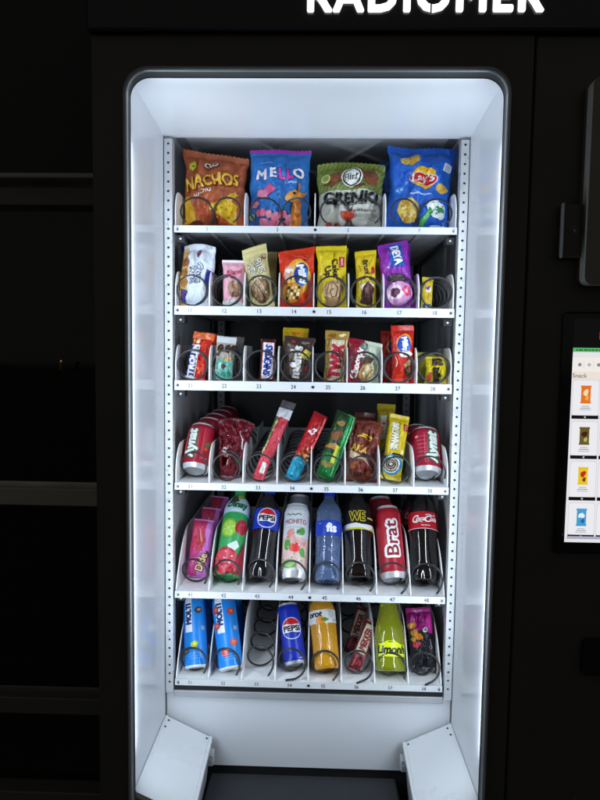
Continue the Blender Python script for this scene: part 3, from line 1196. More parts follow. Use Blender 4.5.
class Spot:
    """Where one article stands: base and tip photo pixels, on which tray, how far it leans back."""

    def __init__(self, row, base, tip, wpx, Y=.035, lean=6, spin=0, on_floor=True, dz=0.0):
        self.row, self.base, self.tip, self.lean, self.spin = row, base, tip, lean, spin
        zf = FLOOR[row] + .001
        self.zf = zf
        if row < 3:
            py = base[1]
            for _ in range(6):
                p = at(base[0], py, Y)
                py = pix((p.x, Y, zf))[1]
            B = Vector((at(base[0], py, Y).x, Y, zf + dz))
        else:
            B = at(base[0], base[1], Y)
        self.B = B
        self._tip()
        self.h = (self.T - B).length
        self.w = wpx * pix((B + self.T) / 2)[2] / FPX

    def _tip(self):
        YT = self.B.y
        for _ in range(12):
            T = at(self.tip[0], self.tip[1], YT)
            YT = self.B.y + max(.01, T.z - self.B.z) * math.tan(math.radians(self.lean))
        self.T = at(self.tip[0], self.tip[1], YT)

    def matrix(self):
        return frame_of(self.B, self.T, self.spin)

    def settle(self, objs):
        """slide along the sight line until the lowest point rests on the tray (lower rows, seen from above)"""
        cos = []
        for o in objs:
            cos += [v.co.copy() for v in o.data.vertices]
        if self.row < 3:
            return self.between(cos)
        for _ in range(8):
            mx = self.matrix()
            zm = min((mx @ c).z for c in cos)
            dz = zm - self.zf
            if abs(dz) < .0004:
                break
            d = (self.B - CAM)
            k = dz / -d.z
            self.B = self.B + d * max(-.08, min(.08, k))
            self._tip()
        return self.between(cos)

    def between(self, cos):
        """keep the article between its two dividers"""
        mx = self.matrix()
        V = [mx @ c for c in cos]
        low = [v.x for v in V if v.z < self.zf + .06]
        w = 2 * TW / (4 if self.row == 0 else 8)
        a, b = min(low), max(low)
        k = int(((a + b) / 2 + TW) / w)
        l, r = -TW + k * w + .0014, -TW + (k + 1) * w - .0014
        d = 0
        if a < l - .003 and b < r: d = min(l - a, max(0, r - b))
        if b > r + .003 and a > l: d = -min(b - r, max(0, a - l))
        self.B.x += d
        self.T.x += d
        return self.matrix()


def bag(name, label, cat, spot, t, color, art, group=None, tweak=None, **kw):
    mb = MB()
    S = bag_mesh(mb, spot.w, spot.h, t, color, **kw)
    art(S)
    o = mb.build(name)
    o.matrix_world = spot.settle([o])
    tag(o, label, cat, group)
    return o


def thing_of(name, label, cat, parts, spot, group=None):
    root = empty(name)
    for p in parts:
        p.parent = root
    root.matrix_world = spot.settle(parts)
    tag(root, label, cat, group)
    return root


def none(S): pass


# ---------------- top tray: big bags
def art_nachos(S):
    S.poly([(-.5, 0), (.5, 0), (.5, .17), (.12, .36), (-.2, .30), (-.5, .40)], 'b0502a')
    S.poly([(-.5, .08), (-.34, .10), (-.28, .14), (-.40, .42), (-.5, .40)], 'd8a51c')
    S.poly([(-.06, .26), (.22, .40), (.42, .30), (.36, .08), (.24, .12)], 'dcae18')
    S.poly([(.0, .26), (.21, .36), (.34, .26), (.22, .17)], 'edc72e')
    S.speckle(.0, .14, .36, .34, 26, .012, ['b07818', 'f4dc60', '8c4a18'], 3)
    S.ell(-.04, .13, .09, .07, '8a3c1e', wob=.15, seed=3)
    S.ell(-.26, .07, .15, .06, '5a2414', wob=.2, seed=5)
    S.ell(.1, .06, .16, .05, '9c4a22', wob=.2, seed=8)
    S.poly([(.30, .34), (.42, .42), (.36, .47), (.26, .41)], 'e0b430')
    S.txt('NACHOS', -.01, .585, .20, '6e2c14', rot=8, bold=.035, width=.84)
    S.txt('NACHOS', -.02, .595, .20, 'e8b63c', rot=8, bold=.025, width=.84)
    S.txt('Chio', -.03, .80, .085, '3a1810', rot=5, bold=.06, shear=.2)
    S.txt('Chio', -.04, .805, .085, 'f2e6dc', rot=5, bold=.03, shear=.2)
    S.txt('NACHO', -.16, .435, .06, 'f0dccc', rot=8, bold=.03)
    S.ell(-.33, .78, .085, .075, 'b8b428', wob=.06)
    S.ell(-.33, .78, .06, .05, 'd8cc50', wob=.05)
    S.lines(-.33, .78, .09, .03, '6e6a10', n=3)
    for k in range(5):
        S.ell(-.05 + .05 * k, .945, .008, .008, '7a3418', n=8)


bag('chips_bag', 'reddish brown tortilla chips bag on the top tray', 'chips bag',
    Spot(0, (211.5, 226), (214, 155), 63, Y=.066, lean=7), .062, 'aa5834', art_nachos, seed=3, taper=1.06, pin=.08, slump=.03, skew=-.07, wr=1.4)


def art_mello(S):
    S.band(.955, 1.0, 'b03ab8')
    x = -.30
    for ch, c, w_ in (('M', 'f4f0fa', .19), ('E', 'f4f0fa', .15), ('L', 'e03a9c', .14), ('L', 'e03a9c', .14), ('O', 'f4f0fa', .17)):
        S.txt(ch, x, .665 + (.012 if ch in 'EO' else 0), .165, '2a3c98', bold=.09)
        S.txt(ch, x, .665 + (.012 if ch in 'EO' else 0), .165, c, bold=.05)
        x += w_
    S.rrect(-.22, .80, .22, .035, '5b8fd8', rot=-4)
    S.rrect(.18, .56, .20, .03, '8fb6ec', rot=3)
    S.rrect(-.18, .46, .16, .15, 'd85c8c', rot=30, r=.2)
    S.rrect(-.28, .42, .17, .13, 'e88aac', rot=-12, r=.2)
    for k, (x, y) in enumerate([(-.40, .30), (-.3, .20), (-.17, .20), (-.05, .17), (.07, .19), (.18, .16), (-.24, .11), (-.1, .10), (.03, .10), (.14, .09)]):
        S.rrect(x, y, .13, .105, ('f08aa4', 'e8708e', 'f6a0b4')[k % 3], rot=(k * 37) % 40 - 20, r=.3)
    # giraffe
    S.poly([(.20, 0), (.38, 0), (.37, .30), (.30, .40), (.22, .36)], 'e08a2a')
    S.ell(.245, .40, .13, .085, 'e8983a', rot=18)
    S.ell(.15, .37, .06, .05, 'f0b460')
    S.poly([(.28, .46), (.31, .56), (.34, .56), (.32, .45)], 'c8742a')
    S.poly([(.35, .43), (.46, .47), (.37, .39)], 'd8842a')
    S.ell(.24, .43, .018, .022, '201810', n=10)
    for x, y in ((.27, .27), (.33, .18), (.26, .12), (.33, .06), (.32, .32)):
        S.ell(x, y, .03, .034, 'b8601c', n=9, wob=.15, seed=x)
    S.ell(-.42, .165, .045, .045, 'c8c860')
    S.ell(-.42, .165, .028, .028, '4a88c8')


bag('sweets_bag', 'blue marshmallow bag with purple top edge and pink sweets', 'sweets bag',
    Spot(0, (277, 226), (278.7, 150.5), 61, Y=.066, lean=6), .052, '2f78c4', art_mello, seed=5, pin=.05, wr=1.4)


def art_grenki(S):
    S.poly([(-.5, .555), (.5, .555), (.5, 1), (-.5, 1)], '74823a')
    for k in range(22):
        x = -.75 + k * .065
        S.poly([(x, .565), (x + .013, .565), (x + .30, 1.0), (x + .287, 1.0)], '97a556')
    S.poly([(-.44, .66), (-.24, .74), (-.06, .82), (-.12, .70), (-.30, .60)], '6e3a20')
    S.ell(-.22, .75, .12, .07, '8a4a2a', rot=20, wob=.12, seed=2)
    S.ell(.24, .80, .15, .085, '7a4024', rot=-12, wob=.12, seed=4)
    S.ell(.30, .70, .13, .06, '8c5030', rot=14, wob=.12, seed=6)
    S.ell(.10, .61, .10, .03, '6e3a20', wob=.15, seed=7)
    S.ell(-.37, .73, .06, .06, 'c8d080')
    S.ell(-.37, .73, .042, .042, '8a9a40')
    S.ell(0, .735, .15, .15, 'f0f0e8')
    S.ell(0, .735, .135, .135, '202418')
    S.ell(0, .735, .115, .115, 'f0f0e8')
    S.txt('Flint', 0, .735, .10, '141812', bold=.015, shear=.2, rot=8, width=.20)
    S.txt('GRENKI', .0, .445, .17, '121210', bold=.04, width=.80)
    S.lines(0, .345, .5, .016, '4a4a40', n=9)
    S.poly([(-.14, .26), (.06, .28), (.08, .20), (-.02, .14), (-.14, .17)], 'b0301c')
    S.ell(-.05, .23, .09, .05, 'c84c30', wob=.1, seed=3)
    S.rrect(.26, .21, .30, .035, '9a9a90')
    S.rrect(.25, .16, .26, .02, 'b4b4a8')
    S.ell(-.32, .10, .05, .05, 'b82c20')
    S.ell(-.20, .07, .07, .045, '8c2418', wob=.2, seed=5)
    S.ell(-.03, .06, .12, .045, '5a3a22', wob=.25, seed=6)
    S.ell(.10, .07, .05, .03, '7c9034', wob=.2, seed=7)
    S.lines(.22, .27, .3, .024, '6a6a60')
    S.speckle(-.3, .02, .3, .1, 14, .02, ['7c3420', 'a8885c', '6a7a34'], 9)


bag('chips_bag', 'green and white rye crisps bag with striped top and round black emblem', 'chips bag',
    Spot(0, (349.5, 227), (350.5, 168), 64, Y=.066, lean=7), .075, 'd4d2c6', art_grenki, seed=8, taper=1.04, pin=.04, topcurve=.06, slump=.05, wr=1.3)


def art_lays(S, small=False):
    S.ell(-.17, .81, .12, .09, 'd8a838', rot=15, wob=.06, seed=1)
    S.ell(-.27, .80, .08, .07, 'e8c458', wob=.06, seed=2)
    S.ell(.34, .49, .09, .075, 'e0b44c', wob=.06, seed=4)
    S.ell(.03, .60, .20, .20, 'f0b81c')
    S.ell(.03, .62, .15, .12, 'f8dc50')
    S.ell(.03, .585, .225, .115, 'f4e8d8', rot=-4)
    S.ell(.03, .585, .215, .105, 'c81c24', rot=-4)
    S.txt("Lay's", .03, .59, .15, 'ffffff', bold=.022, shear=.12, rot=5, width=.36)
    S.rrect(.38, .735, .13, .11, 'd8dce4', r=.08)
    S.rrect(.38, .735, .10, .08, 'b4bcc8', r=.08)
    S.rrect(.02, .405, .34, .022, 'b8c8e8', rot=2)
    S.ell(-.34, .45, .08, .055, '3c8cd8', rot=20)
    S.lines(-.34, .45, .10, .03, 'e8f0fa', rot=20, n=3)
    S.ell(-.17, .23, .18, .175, 'd8b040')
    S.ell(-.17, .23, .165, .16, 'ecd06c', wob=.03)
    S.speckle(-.29, .12, -.05, .33, 34, .028, ['f4e08c', 'd8a83c', 'c89030', 'f0d060'], 4)
    S.ell(.26, .25, .16, .12, 'e8eef0', rot=-8, wob=.08, seed=5)
    S.ell(.25, .28, .10, .06, 'ffffff', wob=.15, seed=6)
    S.ell(.30, .25, .06, .05, '3c8a4c', wob=.25, seed=7)
    S.poly([(.02, .12), (.16, .26), (.20, .22), (.08, .08)], '3a9444')
    S.poly([(.0, .06), (.12, .22), (.15, .19), (.05, .05)], '5cb45c')
    S.speckle(.14, .2, .38, .32, 10, .014, ['2f7c3c', 'ffffff'], 8)
    S.rrect(.30, .09, .24, .045, 'c8d4ec')
    S.band(0, .055, '3454a0')


bag('chips_bag', 'blue potato chips bag with yellow and red round logo, in front', 'chips bag',
    Spot(0, (418, 227), (424.5, 148.5), 62, Y=.066, lean=6), .064, '2262c6', art_lays, seed=12, taper=1.12, pin=.07, wr=1.5)
bag('chips_bag', 'blue potato chips bag half hidden behind the front blue one', 'chips bag',
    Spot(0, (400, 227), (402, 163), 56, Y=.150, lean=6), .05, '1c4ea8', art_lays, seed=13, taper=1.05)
bag('chips_bag', 'dark green rye crisps bag standing behind the green and white one', 'chips bag',
    Spot(0, (346, 227), (351, 170), 58, Y=.150, lean=4), .05, '6c7a34', none, seed=14)


# ---------------- second tray: cakes and biscuits
def art_croissant(S):
    S.poly([(-.5, 0), (-.28, 0), (-.20, .55), (-.32, .95), (-.5, .95)], 'd8b070')
    S.ell(-.32, .70, .14, .11, '8a5228', rot=60, wob=.1, seed=1)
    S.ell(-.33, .53, .13, .10, 'a06a34', rot=50, wob=.1, seed=2)
    S.ell(-.31, .37, .13, .12, 'b88040', rot=70, wob=.1, seed=3)
    S.poly([(-.42, .05), (-.28, .05), (-.24, .25), (-.40, .28)], '3c2c80')
    S.poly([(.34, .34), (.5, .30), (.5, .58), (.34, .60)], '2c2c8c')
    S.txt('Core', .14, .53, .20, '1e2a6c', rot=-82, bold=.09)
    S.txt('Core', .14, .53, .20, 'e8ecf8', rot=-82, bold=.02)
    S.txt('MaxX', -.07, .49, .15, '1e2a6c', rot=-80, bold=.09)
    S.txt('MaxX', -.07, .49, .15, 'f2f4fa', rot=-80, bold=.01)
    S.ell(.06, .84, .085, .13, '5a2440', rot=8)
    S.ell(.06, .84, .06, .10, '8c3a5c', rot=8)
    S.rrect(.06, .84, .07, .03, 'e8d0dc')
    S.speckle(.1, .9, .4, .98, 12, .03, ['c8d4de', 'aab8c4'], 3)


bag('cake_pack', 'white and blue croissant pack, leftmost on the second tray', 'cake pack',
    Spot(1, (194.5, 307), (200, 247), 33, Y=.032, lean=7, spin=-7), .036, 'dde4ee', art_croissant, seed=21, pu=5, pv=4, top=.1, pin=.02, wr=1.7, topcurve=.08)
bag('cake_pack', 'croissant pack with dark blue corner hidden behind the white one', 'cake pack',
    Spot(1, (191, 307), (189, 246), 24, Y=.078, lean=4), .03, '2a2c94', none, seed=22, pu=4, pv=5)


def art_pink(S):
    S.band(.955, 1, 'f4f0f0')
    S.poly([(-.5, 0), (.5, 0), (.5, .10), (.1, .16), (-.5, .12)], 'dce4dc')
    S.ell(.1, .38, .32, .42, '8c6a54', wob=.1, seed=2)
    S.ell(.0, .42, .26, .30, 'a88468', wob=.12, seed=3, rot=30)
    S.ell(.14, .27, .2, .16, '7a5644', wob=.15, seed=4)
    S.ell(.06, .5, .16, .08, 'c8a890', rot=40)
    S.txt('Kiscel', .02, .735, .24, 'c02048', rot=8, bold=.02, shear=.35, width=.72)
    S.stroke([(-.36, .68), (-.1, .665), (.3, .71)], .03, 'd8486c')


bag('cake_pack', 'narrow pale pink cake pack with chocolate pieces on the second tray', 'cake pack',
    Spot(1, (233, 307), (234.5, 260.5), 20, Y=.032, lean=6, spin=3), .024, 'e4a8b8', art_pink, seed=24, taper=1.22, pv=4)
bag('cake_pack', 'pink cake pack tucked behind the narrow pale pink one', 'cake pack',
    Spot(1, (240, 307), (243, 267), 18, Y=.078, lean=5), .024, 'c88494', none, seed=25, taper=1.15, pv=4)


def art_big(S):
    S.ell(0.02, .27, .40, .52, '6a4a34', rot=4, wob=.05, seed=1)
    S.ell(-.02, .30, .32, .42, '9a7a5c', wob=.10, seed=2)
    S.ell(-.06, .34, .22, .24, 'b49678', wob=.12, seed=3)
    S.stroke([(-.2, .42), (0, .3), (.16, .14)], .045, '5c3c2a')
    S.stroke([(-.05, .46), (.12, .34), (.26, .22)], .035, 'd8c4a4')
    S.txt('BIG', .14, .66, .30, '3c3054', rot=-78, bold=.05)
    S.txt('BIG', .14, .66, .30, 'f0ead8', rot=-78, bold=-.005)
    S.txt('KEY', -.20, .61, .27, '3c3054', rot=-78, bold=.05)
    S.txt('KEY', -.20, .61, .27, 'f0ead8', rot=-78, bold=-.005)
    S.rrect(.34, .80, .16, .22, '7c3c2c', rot=-4)
    S.ell(.35, .81, .06, .07, 'd8b890')
    S.band(.92, .925, 'b8ac74')


bag('wafer_pack', 'cream yellow wafer pack leaning left on the second tray', 'wafer pack',
    Spot(1, (263, 308), (254, 247), 24, Y=.032, lean=6), .026, 'd8cc90', art_big, seed=27, pv=4, top=.16, taper=1.06, skew=.08, wr=1.3)
bag('wafer_pack', 'cream wafer pack standing behind the leaning cream yellow one', 'wafer pack',
    Spot(1, (268, 307), (268, 252), 19, Y=.078, lean=4), .024, 'b8a868', none, seed=28, wr=1.6)


def art_milky(S, y0=.0):
    S.ell(.02, .52, .36, .50, 'f0a82c', rot=12, wob=.08, seed=2)
    S.ell(.06, .54, .30, .40, 'f4c860', rot=12, wob=.10, seed=3)
    S.poly([(-.42, .55), (-.3, .68), (-.1, .72), (-.12, .54), (-.3, .42)], 'd8a888')
    S.ell(-.24, .62, .10, .07, 'f0e4d8', wob=.2, seed=4)
    S.ell(.12, .54, .215, .34, '1c3c98', rot=-6, wob=.05, seed=5)
    S.ell(.18, .50, .13, .28, '2878c4', rot=-8)
    S.txt('Milky', .13, .54, .20, 'ffffff', rot=-76, bold=.05, shear=.15, width=.60)
    S.ell(-.18, .26, .32, .30, 'd8901c', wob=.06, seed=8)
    for i in range(4):
        for j in range(4):
            S.rrect(-.30 + .10 * i + .02 * j, .165 + .055 * j, .075, .085, ('f4dc98', '3c2814')[(i + j) % 3 == 0], rot=-20, r=.2)
    S.poly([(.1, .02), (.3, .22), (.44, .10), (.42, .0)], 'd83418')
    S.ell(.28, .80, .10, .035, '8c3420', rot=25, wob=.1)
    S.stroke([(-.3, .97), (-.05, .86), (.3, .80)], .012, 'f08060')


bag('biscuit_bag', 'wide red biscuit bag with blue oval on the second tray', 'biscuit bag',
    Spot(1, (297.5, 307), (296.8, 249.5), 34, Y=.032, lean=6), .034, 'd8381a', art_milky, seed=31, taper=1.08, skew=.08, wr=1.3)


def art_cakeup(S):
    S.ell(.02, .26, .34, .36, 'b08a5c', wob=.05, seed=2)
    S.ell(.0, .27, .27, .28, 'd0b088', wob=.08, seed=3)
    S.stroke([(-.2, .22), (-.12, .36), (.05, .40), (.17, .30), (.12, .18), (-.02, .17), (-.06, .27), (.05, .3)], .045, '8a6440')
    S.poly([(-.25, .06), (.3, .05), (.28, .15), (-.2, .17)], 'c09a70')
    S.txt('Cake', .10, .62, .22, '3a2a12', rot=-80, bold=.04)
    S.txt('Up', -.18, .56, .22, '3a2a12', rot=-80, bold=.04)
    S.rrect(.33, .72, .20, .34, 'b02838', r=.15)
    S.rrect(.33, .72, .14, .26, 'c84450', r=.2)
    S.lines(.33, .72, .22, .05, 'f8e8e0', rot=-84, n=4)
    S.stroke([(-.4, .95), (-.2, .88)], .02, 'f4e890')


bag('cake_pack', 'yellow swiss roll cake pack, wider of the two on the second tray', 'cake pack',
    Spot(1, (332, 308), (331.5, 246), 30, Y=.032, lean=6, spin=2), .034, 'e0c81c', art_cakeup, seed=33, taper=1.03, pv=4, wr=1.5, skew=.02)
bag('cake_pack', 'yellow cake pack with red corner behind the swiss roll one', 'cake pack',
    Spot(1, (341, 307), (344, 248), 24, Y=.078, lean=5), .03, 'd8bc18', art_cakeup, seed=34, pv=4)


def art_bruni(S):
    S.ell(.04, .36, .32, .26, 'f0e8dc', wob=.10, seed=1)
    S.poly([(-.32, .10), (.3, .06), (.42, .34), (.08, .46), (-.16, .36)], '4a2a24')
    S.poly([(-.1, .28), (.22, .24), (.32, .36), (.06, .42)], '7a5048')
    S.ell(-.06, .20, .2, .13, '38201c', wob=.12, seed=4)
    S.txt('Bruni', .02, .70, .25, '3a2410', rot=-80, bold=.04)
    S.rrect(.34, .64, .16, .32, 'a82434', r=.2)
    S.lines(-.30, .68, .36, .04, '6a4a14', rot=-82, n=6)


bag('cake_pack', 'slim yellow brownie pack with white cream circle on the second tray', 'cake pack',
    Spot(1, (366, 308), (365.5, 251), 20, Y=.032, lean=6, spin=0), .026, 'dcbe1c', art_bruni, seed=36, taper=1.08, pv=4, skew=.06, wr=1.4)
bag('cake_pack', 'yellow brownie pack peeking out behind the slim yellow one', 'cake pack',
    Spot(1, (371, 307), (374, 258), 17, Y=.078, lean=5), .024, 'b89a18', none, seed=37, pv=4)


def art_deya(S):
    S.poly([(-.18, .62), (.30, .60), (.28, .97), (-.16, .97)], '1c50a8')
    S.txt('DEYA', .07, .79, .27, 'f4f4fc', rot=-84, bold=.05, width=.62)
    S.ell(-.02, .44, .32, .17, '2c1c24', rot=-6)
    S.ell(-.02, .45, .25, .12, '58404c', rot=-6)
    S.ell(0, .23, .44, .36, 'e0a8d4')
    S.ell(-.12, .24, .22, .24, 'f0dce8', wob=.1, seed=3)
    S.ell(-.14, .24, .13, .16, '6a3a54', wob=.15, seed=4)
    S.ell(.24, .25, .15, .15, 'e84878', wob=.15, seed=5)
    S.ell(.22, .25, .06, .06, 'f8c4d0')
    S.rrect(-.26, .62, .10, .06, 'c088d0')


bag('biscuit_bag', 'purple cookie pack with blue name panel leaning left', 'biscuit bag',
    Spot(1, (400, 308), (392, 243), 31, Y=.032, lean=6), .036, '8a2aa4', art_deya, seed=39, pv=4.5, wr=1.3, skew=.04)
bag('biscuit_bag', 'purple cookie pack hidden behind the leaning purple one', 'biscuit bag',
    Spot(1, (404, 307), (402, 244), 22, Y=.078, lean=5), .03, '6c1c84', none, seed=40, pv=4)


def art_small(S):
    S.rrect(.05, .62, .5, .55, 'e8e4c4', rot=10)
    S.ell(.0, .66, .18, .2, '8a3c8c', wob=.2, seed=1)
    S.ell(.1, .40, .2, .2, 'd8a02c', wob=.2, seed=2)
    S.rrect(.0, .12, .7, .3, '1c4c9c')
    S.txt('C', 0, .12, .25, 'f4f4f4', bold=.04)


bag('chocolate_bar', 'small yellow bar alone at the left of the rightmost slot, second tray', 'chocolate bar',
    Spot(1, (426, 309), (428, 277.5), 11.5, Y=.030, lean=3, spin=4), .014, 'd0b82a', art_small, seed=42, pv=6)


# ---------------- third tray: bars
def art_stroler(S):
    S.band(.86, 1, 'd85a1c')
    S.poly([(-.5, .02), (-.02, .02), (.02, .72), (-.5, .72)], 'f0f0f4')
    S.poly([(-.5, .05), (-.06, .05), (-.02, .70), (-.5, .70)], '223a84')
    S.txt('STROLER', -.22, .37, .30, 'f6f6fa', rot=88, bold=.06, width=1.62)
    S.speckle(.05, .1, .45, .8, 16, .06, ['e0481c', 'b8182c', 'f07a2c', 'a01830'], 4)
    S.rrect(-.3, .78, .12, .22, 'd8a860', rot=-4)
    S.rrect(-.1, .80, .12, .24, 'f0d8b0', rot=-4)
    S.stroke([(-.3, .92), (0, .97), (.35, .90)], .05, 'e88428')


bag('chocolate_bar', 'orange red bar with blue name stripe, leftmost on third tray', 'chocolate bar',
    Spot(2, (194.5, 381), (204.5, 333), 21, Y=.032, lean=8, spin=-4), .028, 'c8281c', art_stroler, seed=51, pu=4, pv=5, top=.14, wr=1.5)
bag('chocolate_bar', 'orange red bar crumpled behind the leftmost one on third tray', 'chocolate bar',
    Spot(2, (203, 381), (210, 333), 16, Y=.078, lean=6), .026, 'c84418', none, seed=52, wr=2, top=.14)


def art_cookiebag(S):
    S.band(.86, 1.0, 'c8ccd0')
    S.poly([(-.5, .48), (.5, .48), (.5, .86), (-.5, .86)], 'b0a498')
    for x in (-.27, .12, .44):
        S.ell(x, .72, .17, .21, '3a2418', wob=.03)
        S.speckle(x - .1, .66, x + .1, .78, 6, .03, ['5c3c28', '241410'], 5)
    S.poly([(-.42, .02), (.44, .02), (.44, .47), (-.36, .47)], '74b8a8')
    S.ell(-.2, .28, .16, .2, 'a8dcd0', wob=.2, seed=2)
    S.ell(.15, .16, .2, .16, '3c9c8c', wob=.2, seed=3)
    S.ell(.02, .30, .09, .13, '5c4438', wob=.2, seed=4)
    S.ell(.2, .48, .2, .10, 'd0a868', rot=10, wob=.12)


bag('biscuit_bag', 'clear biscuit bag with dark cookies and teal lower half', 'biscuit bag',
    Spot(2, (222.5, 382), (227, 337), 19.5, Y=.032, lean=8, spin=4), .026, 'a89c90', art_cookiebag, seed=54, wr=1.4, top=.16)
bag('biscuit_bag', 'grey clear biscuit bag behind the teal one', 'biscuit bag',
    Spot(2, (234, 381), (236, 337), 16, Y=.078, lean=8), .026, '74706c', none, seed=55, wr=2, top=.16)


def art_snick(S):
    S.poly([(-.40, .04), (.40, .04), (.44, .92), (-.36, .92)], 'c02030')
    S.poly([(-.36, .06), (.36, .06), (.40, .90), (-.32, .90)], 'f0f0f6')
    S.txt('SNICKERS', .01, .48, .46, '2036a0', rot=86, bold=.05, shear=.12, width=2.0)


bag('chocolate_bar', 'dark brown bar with blue letters on white, third slot of third tray', 'chocolate bar',
    Spot(2, (266.5, 382), (268.5, 339), 15, Y=.032, lean=8, spin=6), .022, '3a1c1c', art_snick, seed=57, pu=4, pv=6, pin=.02, top=.06, bot=.06)


def art_mm(S):
    S.rrect(-.02, .46, .50, 1.02, '6a5850', rot=4, r=.2)
    S.txt("m&m's", -.05, .43, .36, '2a1c18', rot=86, bold=.12, width=1.02)
    S.txt("m&m's", -.06, .43, .36, 'e8e4e0', rot=86, bold=.05, width=1.02)
    S.poly([(.08, .58), (.26, .72), (.46, .66), (.38, .52), (.44, .46), (.24, .50)], 'd8c02c')
    S.ell(.30, .60, .10, .10, 'ecd84c', wob=.1)
    S.ell(.30, .30, .05, .10, 'b02838', wob=.2, seed=2)
    S.ell(.12, .24, .05, .05, '8c7c74', wob=.1)
    S.ell(-.30, .30, .05, .05, '6c2424', wob=.1)
    S.ell(.20, .86, .12, .06, '8c8480', wob=.2, seed=4)
    S.ell(-.18, .86, .08, .05, '9c3434', wob=.2, seed=5)


bag('sweets_bag', 'dark brown sweets bag with white letters on third tray', 'sweets bag',
    Spot(2, (296, 382), (299.5, 337), 30, Y=.032, lean=7), .03, '42302c', art_mm, seed=60, taper=1.05, wr=1.5, skew=-.02)
bag('sweets_bag', 'yellow sweets bag standing behind the dark brown one', 'sweets bag',
    Spot(2, (291, 381), (293, 328), 26, Y=.078, lean=6), .03, 'd0ac14', lambda S: (S.rrect(.1, .88, .4, .1, 'e88a2c'), S.ell(-.3, .6, .1, .1, 'e8d468')), seed=61, wr=1.4)


def art_twix(S):
    S.poly([(-.30, .02), (.30, .02), (.34, .82), (-.24, .82)], 'd8c8b0')
    S.txt('TWIX', .02, .40, .52, 'b01c34', rot=86, bold=.08, width=1.55)
    S.stroke([(.40, .02), (.44, .84)], .05, 'e8d49c')
    S.stroke([(-.40, .02), (-.36, .84)], .05, '8a6a2c')
    S.ell(-.2, .90, .2, .08, '7a5c24', wob=.2)
    S.ell(.22, .92, .14, .07, 'f0e0b0', wob=.25, seed=2)
    S.rrect(-.24, .08, .10, .10, 'a88848')


bag('chocolate_bar', 'gold bar with tall red letters, fifth slot of third tray', 'chocolate bar',
    Spot(2, (334, 384), (337.5, 331), 21, Y=.032, lean=7, spin=2), .026, 'a8843c', art_twix, seed=63, taper=1.14, pv=5, top=.16, wr=1.3)


def art_choco(S):
    S.poly([(-.5, 0), (-.02, 0), (-.04, 1), (-.5, 1)], '90182c')
    S.poly([(-.02, 0), (.10, 0), (.16, .5), (.02, .98), (-.04, 1)], 'b8b0a0')
    S.txt('Chocopie', -.20, .44, .20, 'f4ece4', rot=82, bold=.05, width=.92)
    S.ell(.08, .52, .18, .12, '5a4030', wob=.15, seed=1)
    S.ell(.10, .24, .22, .26, 'b08c54', rot=-30, wob=.05, seed=2)
    S.ell(.16, .26, .16, .22, 'dcc48c', rot=-30)
    S.stroke([(.0, .18), (.16, .36)], .05, 'f0e4c4')
    S.stroke([(.10, .12), (.28, .32)], .04, '9a7440')
    S.rrect(-.06, .85, .2, .24, '5c6c60', rot=-8)
    S.ell(-.05, .86, .05, .09, '98a89c')
    S.ell(.06, .62, .08, .04, '4c5c3c', wob=.3, seed=7)
    S.ell(-.40, .55, .04, .04, 'c85c6c')


bag('cake_pack', 'half maroon half pale green cake pack on third tray', 'cake pack',
    Spot(2, (362, 384), (366, 341), 33, Y=.032, lean=7, spin=0), .032, 'c4d0b8', art_choco, seed=66, taper=1.04, wr=1.5, skew=-.06)


def art_red27(S):
    S.ell(.02, .66, .34, .46, 'f0a040', wob=.06, seed=2)
    S.ell(.02, .66, .29, .39, '1c48a8', wob=.05, seed=3)
    S.ell(.12, .62, .14, .22, '2c6cc8', rot=10)
    S.txt('Milky', .03, .66, .24, 'f4f6ff', rot=-80, bold=.05, width=.60)
    S.ell(.08, .49, .26, .14, 'f4e8e4', wob=.12, seed=4)
    S.poly([(.0, .30), (.26, .42), (.36, .34), (.12, .22)], 'd8b880')
    for k in range(4):
        S.stroke([(-.0 + .08 * k, .24 + .02 * k), (.10 + .08 * k, .36)], .03, '8c6430')
    S.ell(.22, .20, .2, .22, '4c2418', wob=.1, seed=5)
    S.ell(.24, .22, .1, .12, '8a5438', wob=.15, seed=6)
    S.poly([(-.42, .0), (-.3, .16), (-.06, .16), (.05, .0)], 'f0401c')
    S.poly([(.30, .0), (.38, .12), (.48, .12), (.48, .0)], 'f0401c')
    S.stroke([(-.34, .28), (-.28, .38), (-.36, .44)], .04, 'f0d4c8')


bag('chocolate_bar', 'tall red wafer bar with blue oval, seventh slot of third tray', 'chocolate bar',
    Spot(2, (403, 386), (402.5, 325.5), 23, Y=.032, lean=6, spin=2), .026, 'c8281c', art_red27, seed=69, pv=4, top=.10, bot=.09)
bag('chocolate_bar', 'red wafer bar standing behind the tall red one', 'chocolate bar',
    Spot(2, (390, 384), (390, 331), 19, Y=.078, lean=5), .026, 'b8281a', lambda S: (S.ell(.1, .68, .3, .4, 'e09040'), S.ell(.12, .68, .24, .32, '1c3c88')), seed=70, pv=4)


def art_peanut(S):
    S.poly([(-.26, .62), (.30, .66), (.16, .96), (-.20, .94)], '4a3826')
    S.speckle(-.18, .66, .16, .9, 20, .035, ['6e5638', '2e2014', '8a7048'], 3)
    S.txt('m&m', .02, .26, .30, '241c10', rot=-82, bold=.07, width=.66)
    S.ell(-.34, .2, .1, .2, 'b8402c', wob=.2, seed=2)
    S.stroke([(.28, .64), (.40, .70)], .05, 'f4ecb8')


bag('sweets_bag', 'slumped bright yellow peanut sweets bag, last slot of third tray', 'sweets bag',
    Spot(2, (436, 387), (436.5, 357), 23, Y=.032, lean=10), .03, 'd8c41c', art_peanut, seed=72, wr=1.6, taper=.94)
bag('sweets_bag', 'olive yellow sweets bag lying flat behind the slumped bright yellow one', 'sweets bag',
    Spot(2, (434, 386), (436, 353), 33, Y=.078, lean=5), .026, 'a8a020', none, seed=73, wr=1.2)


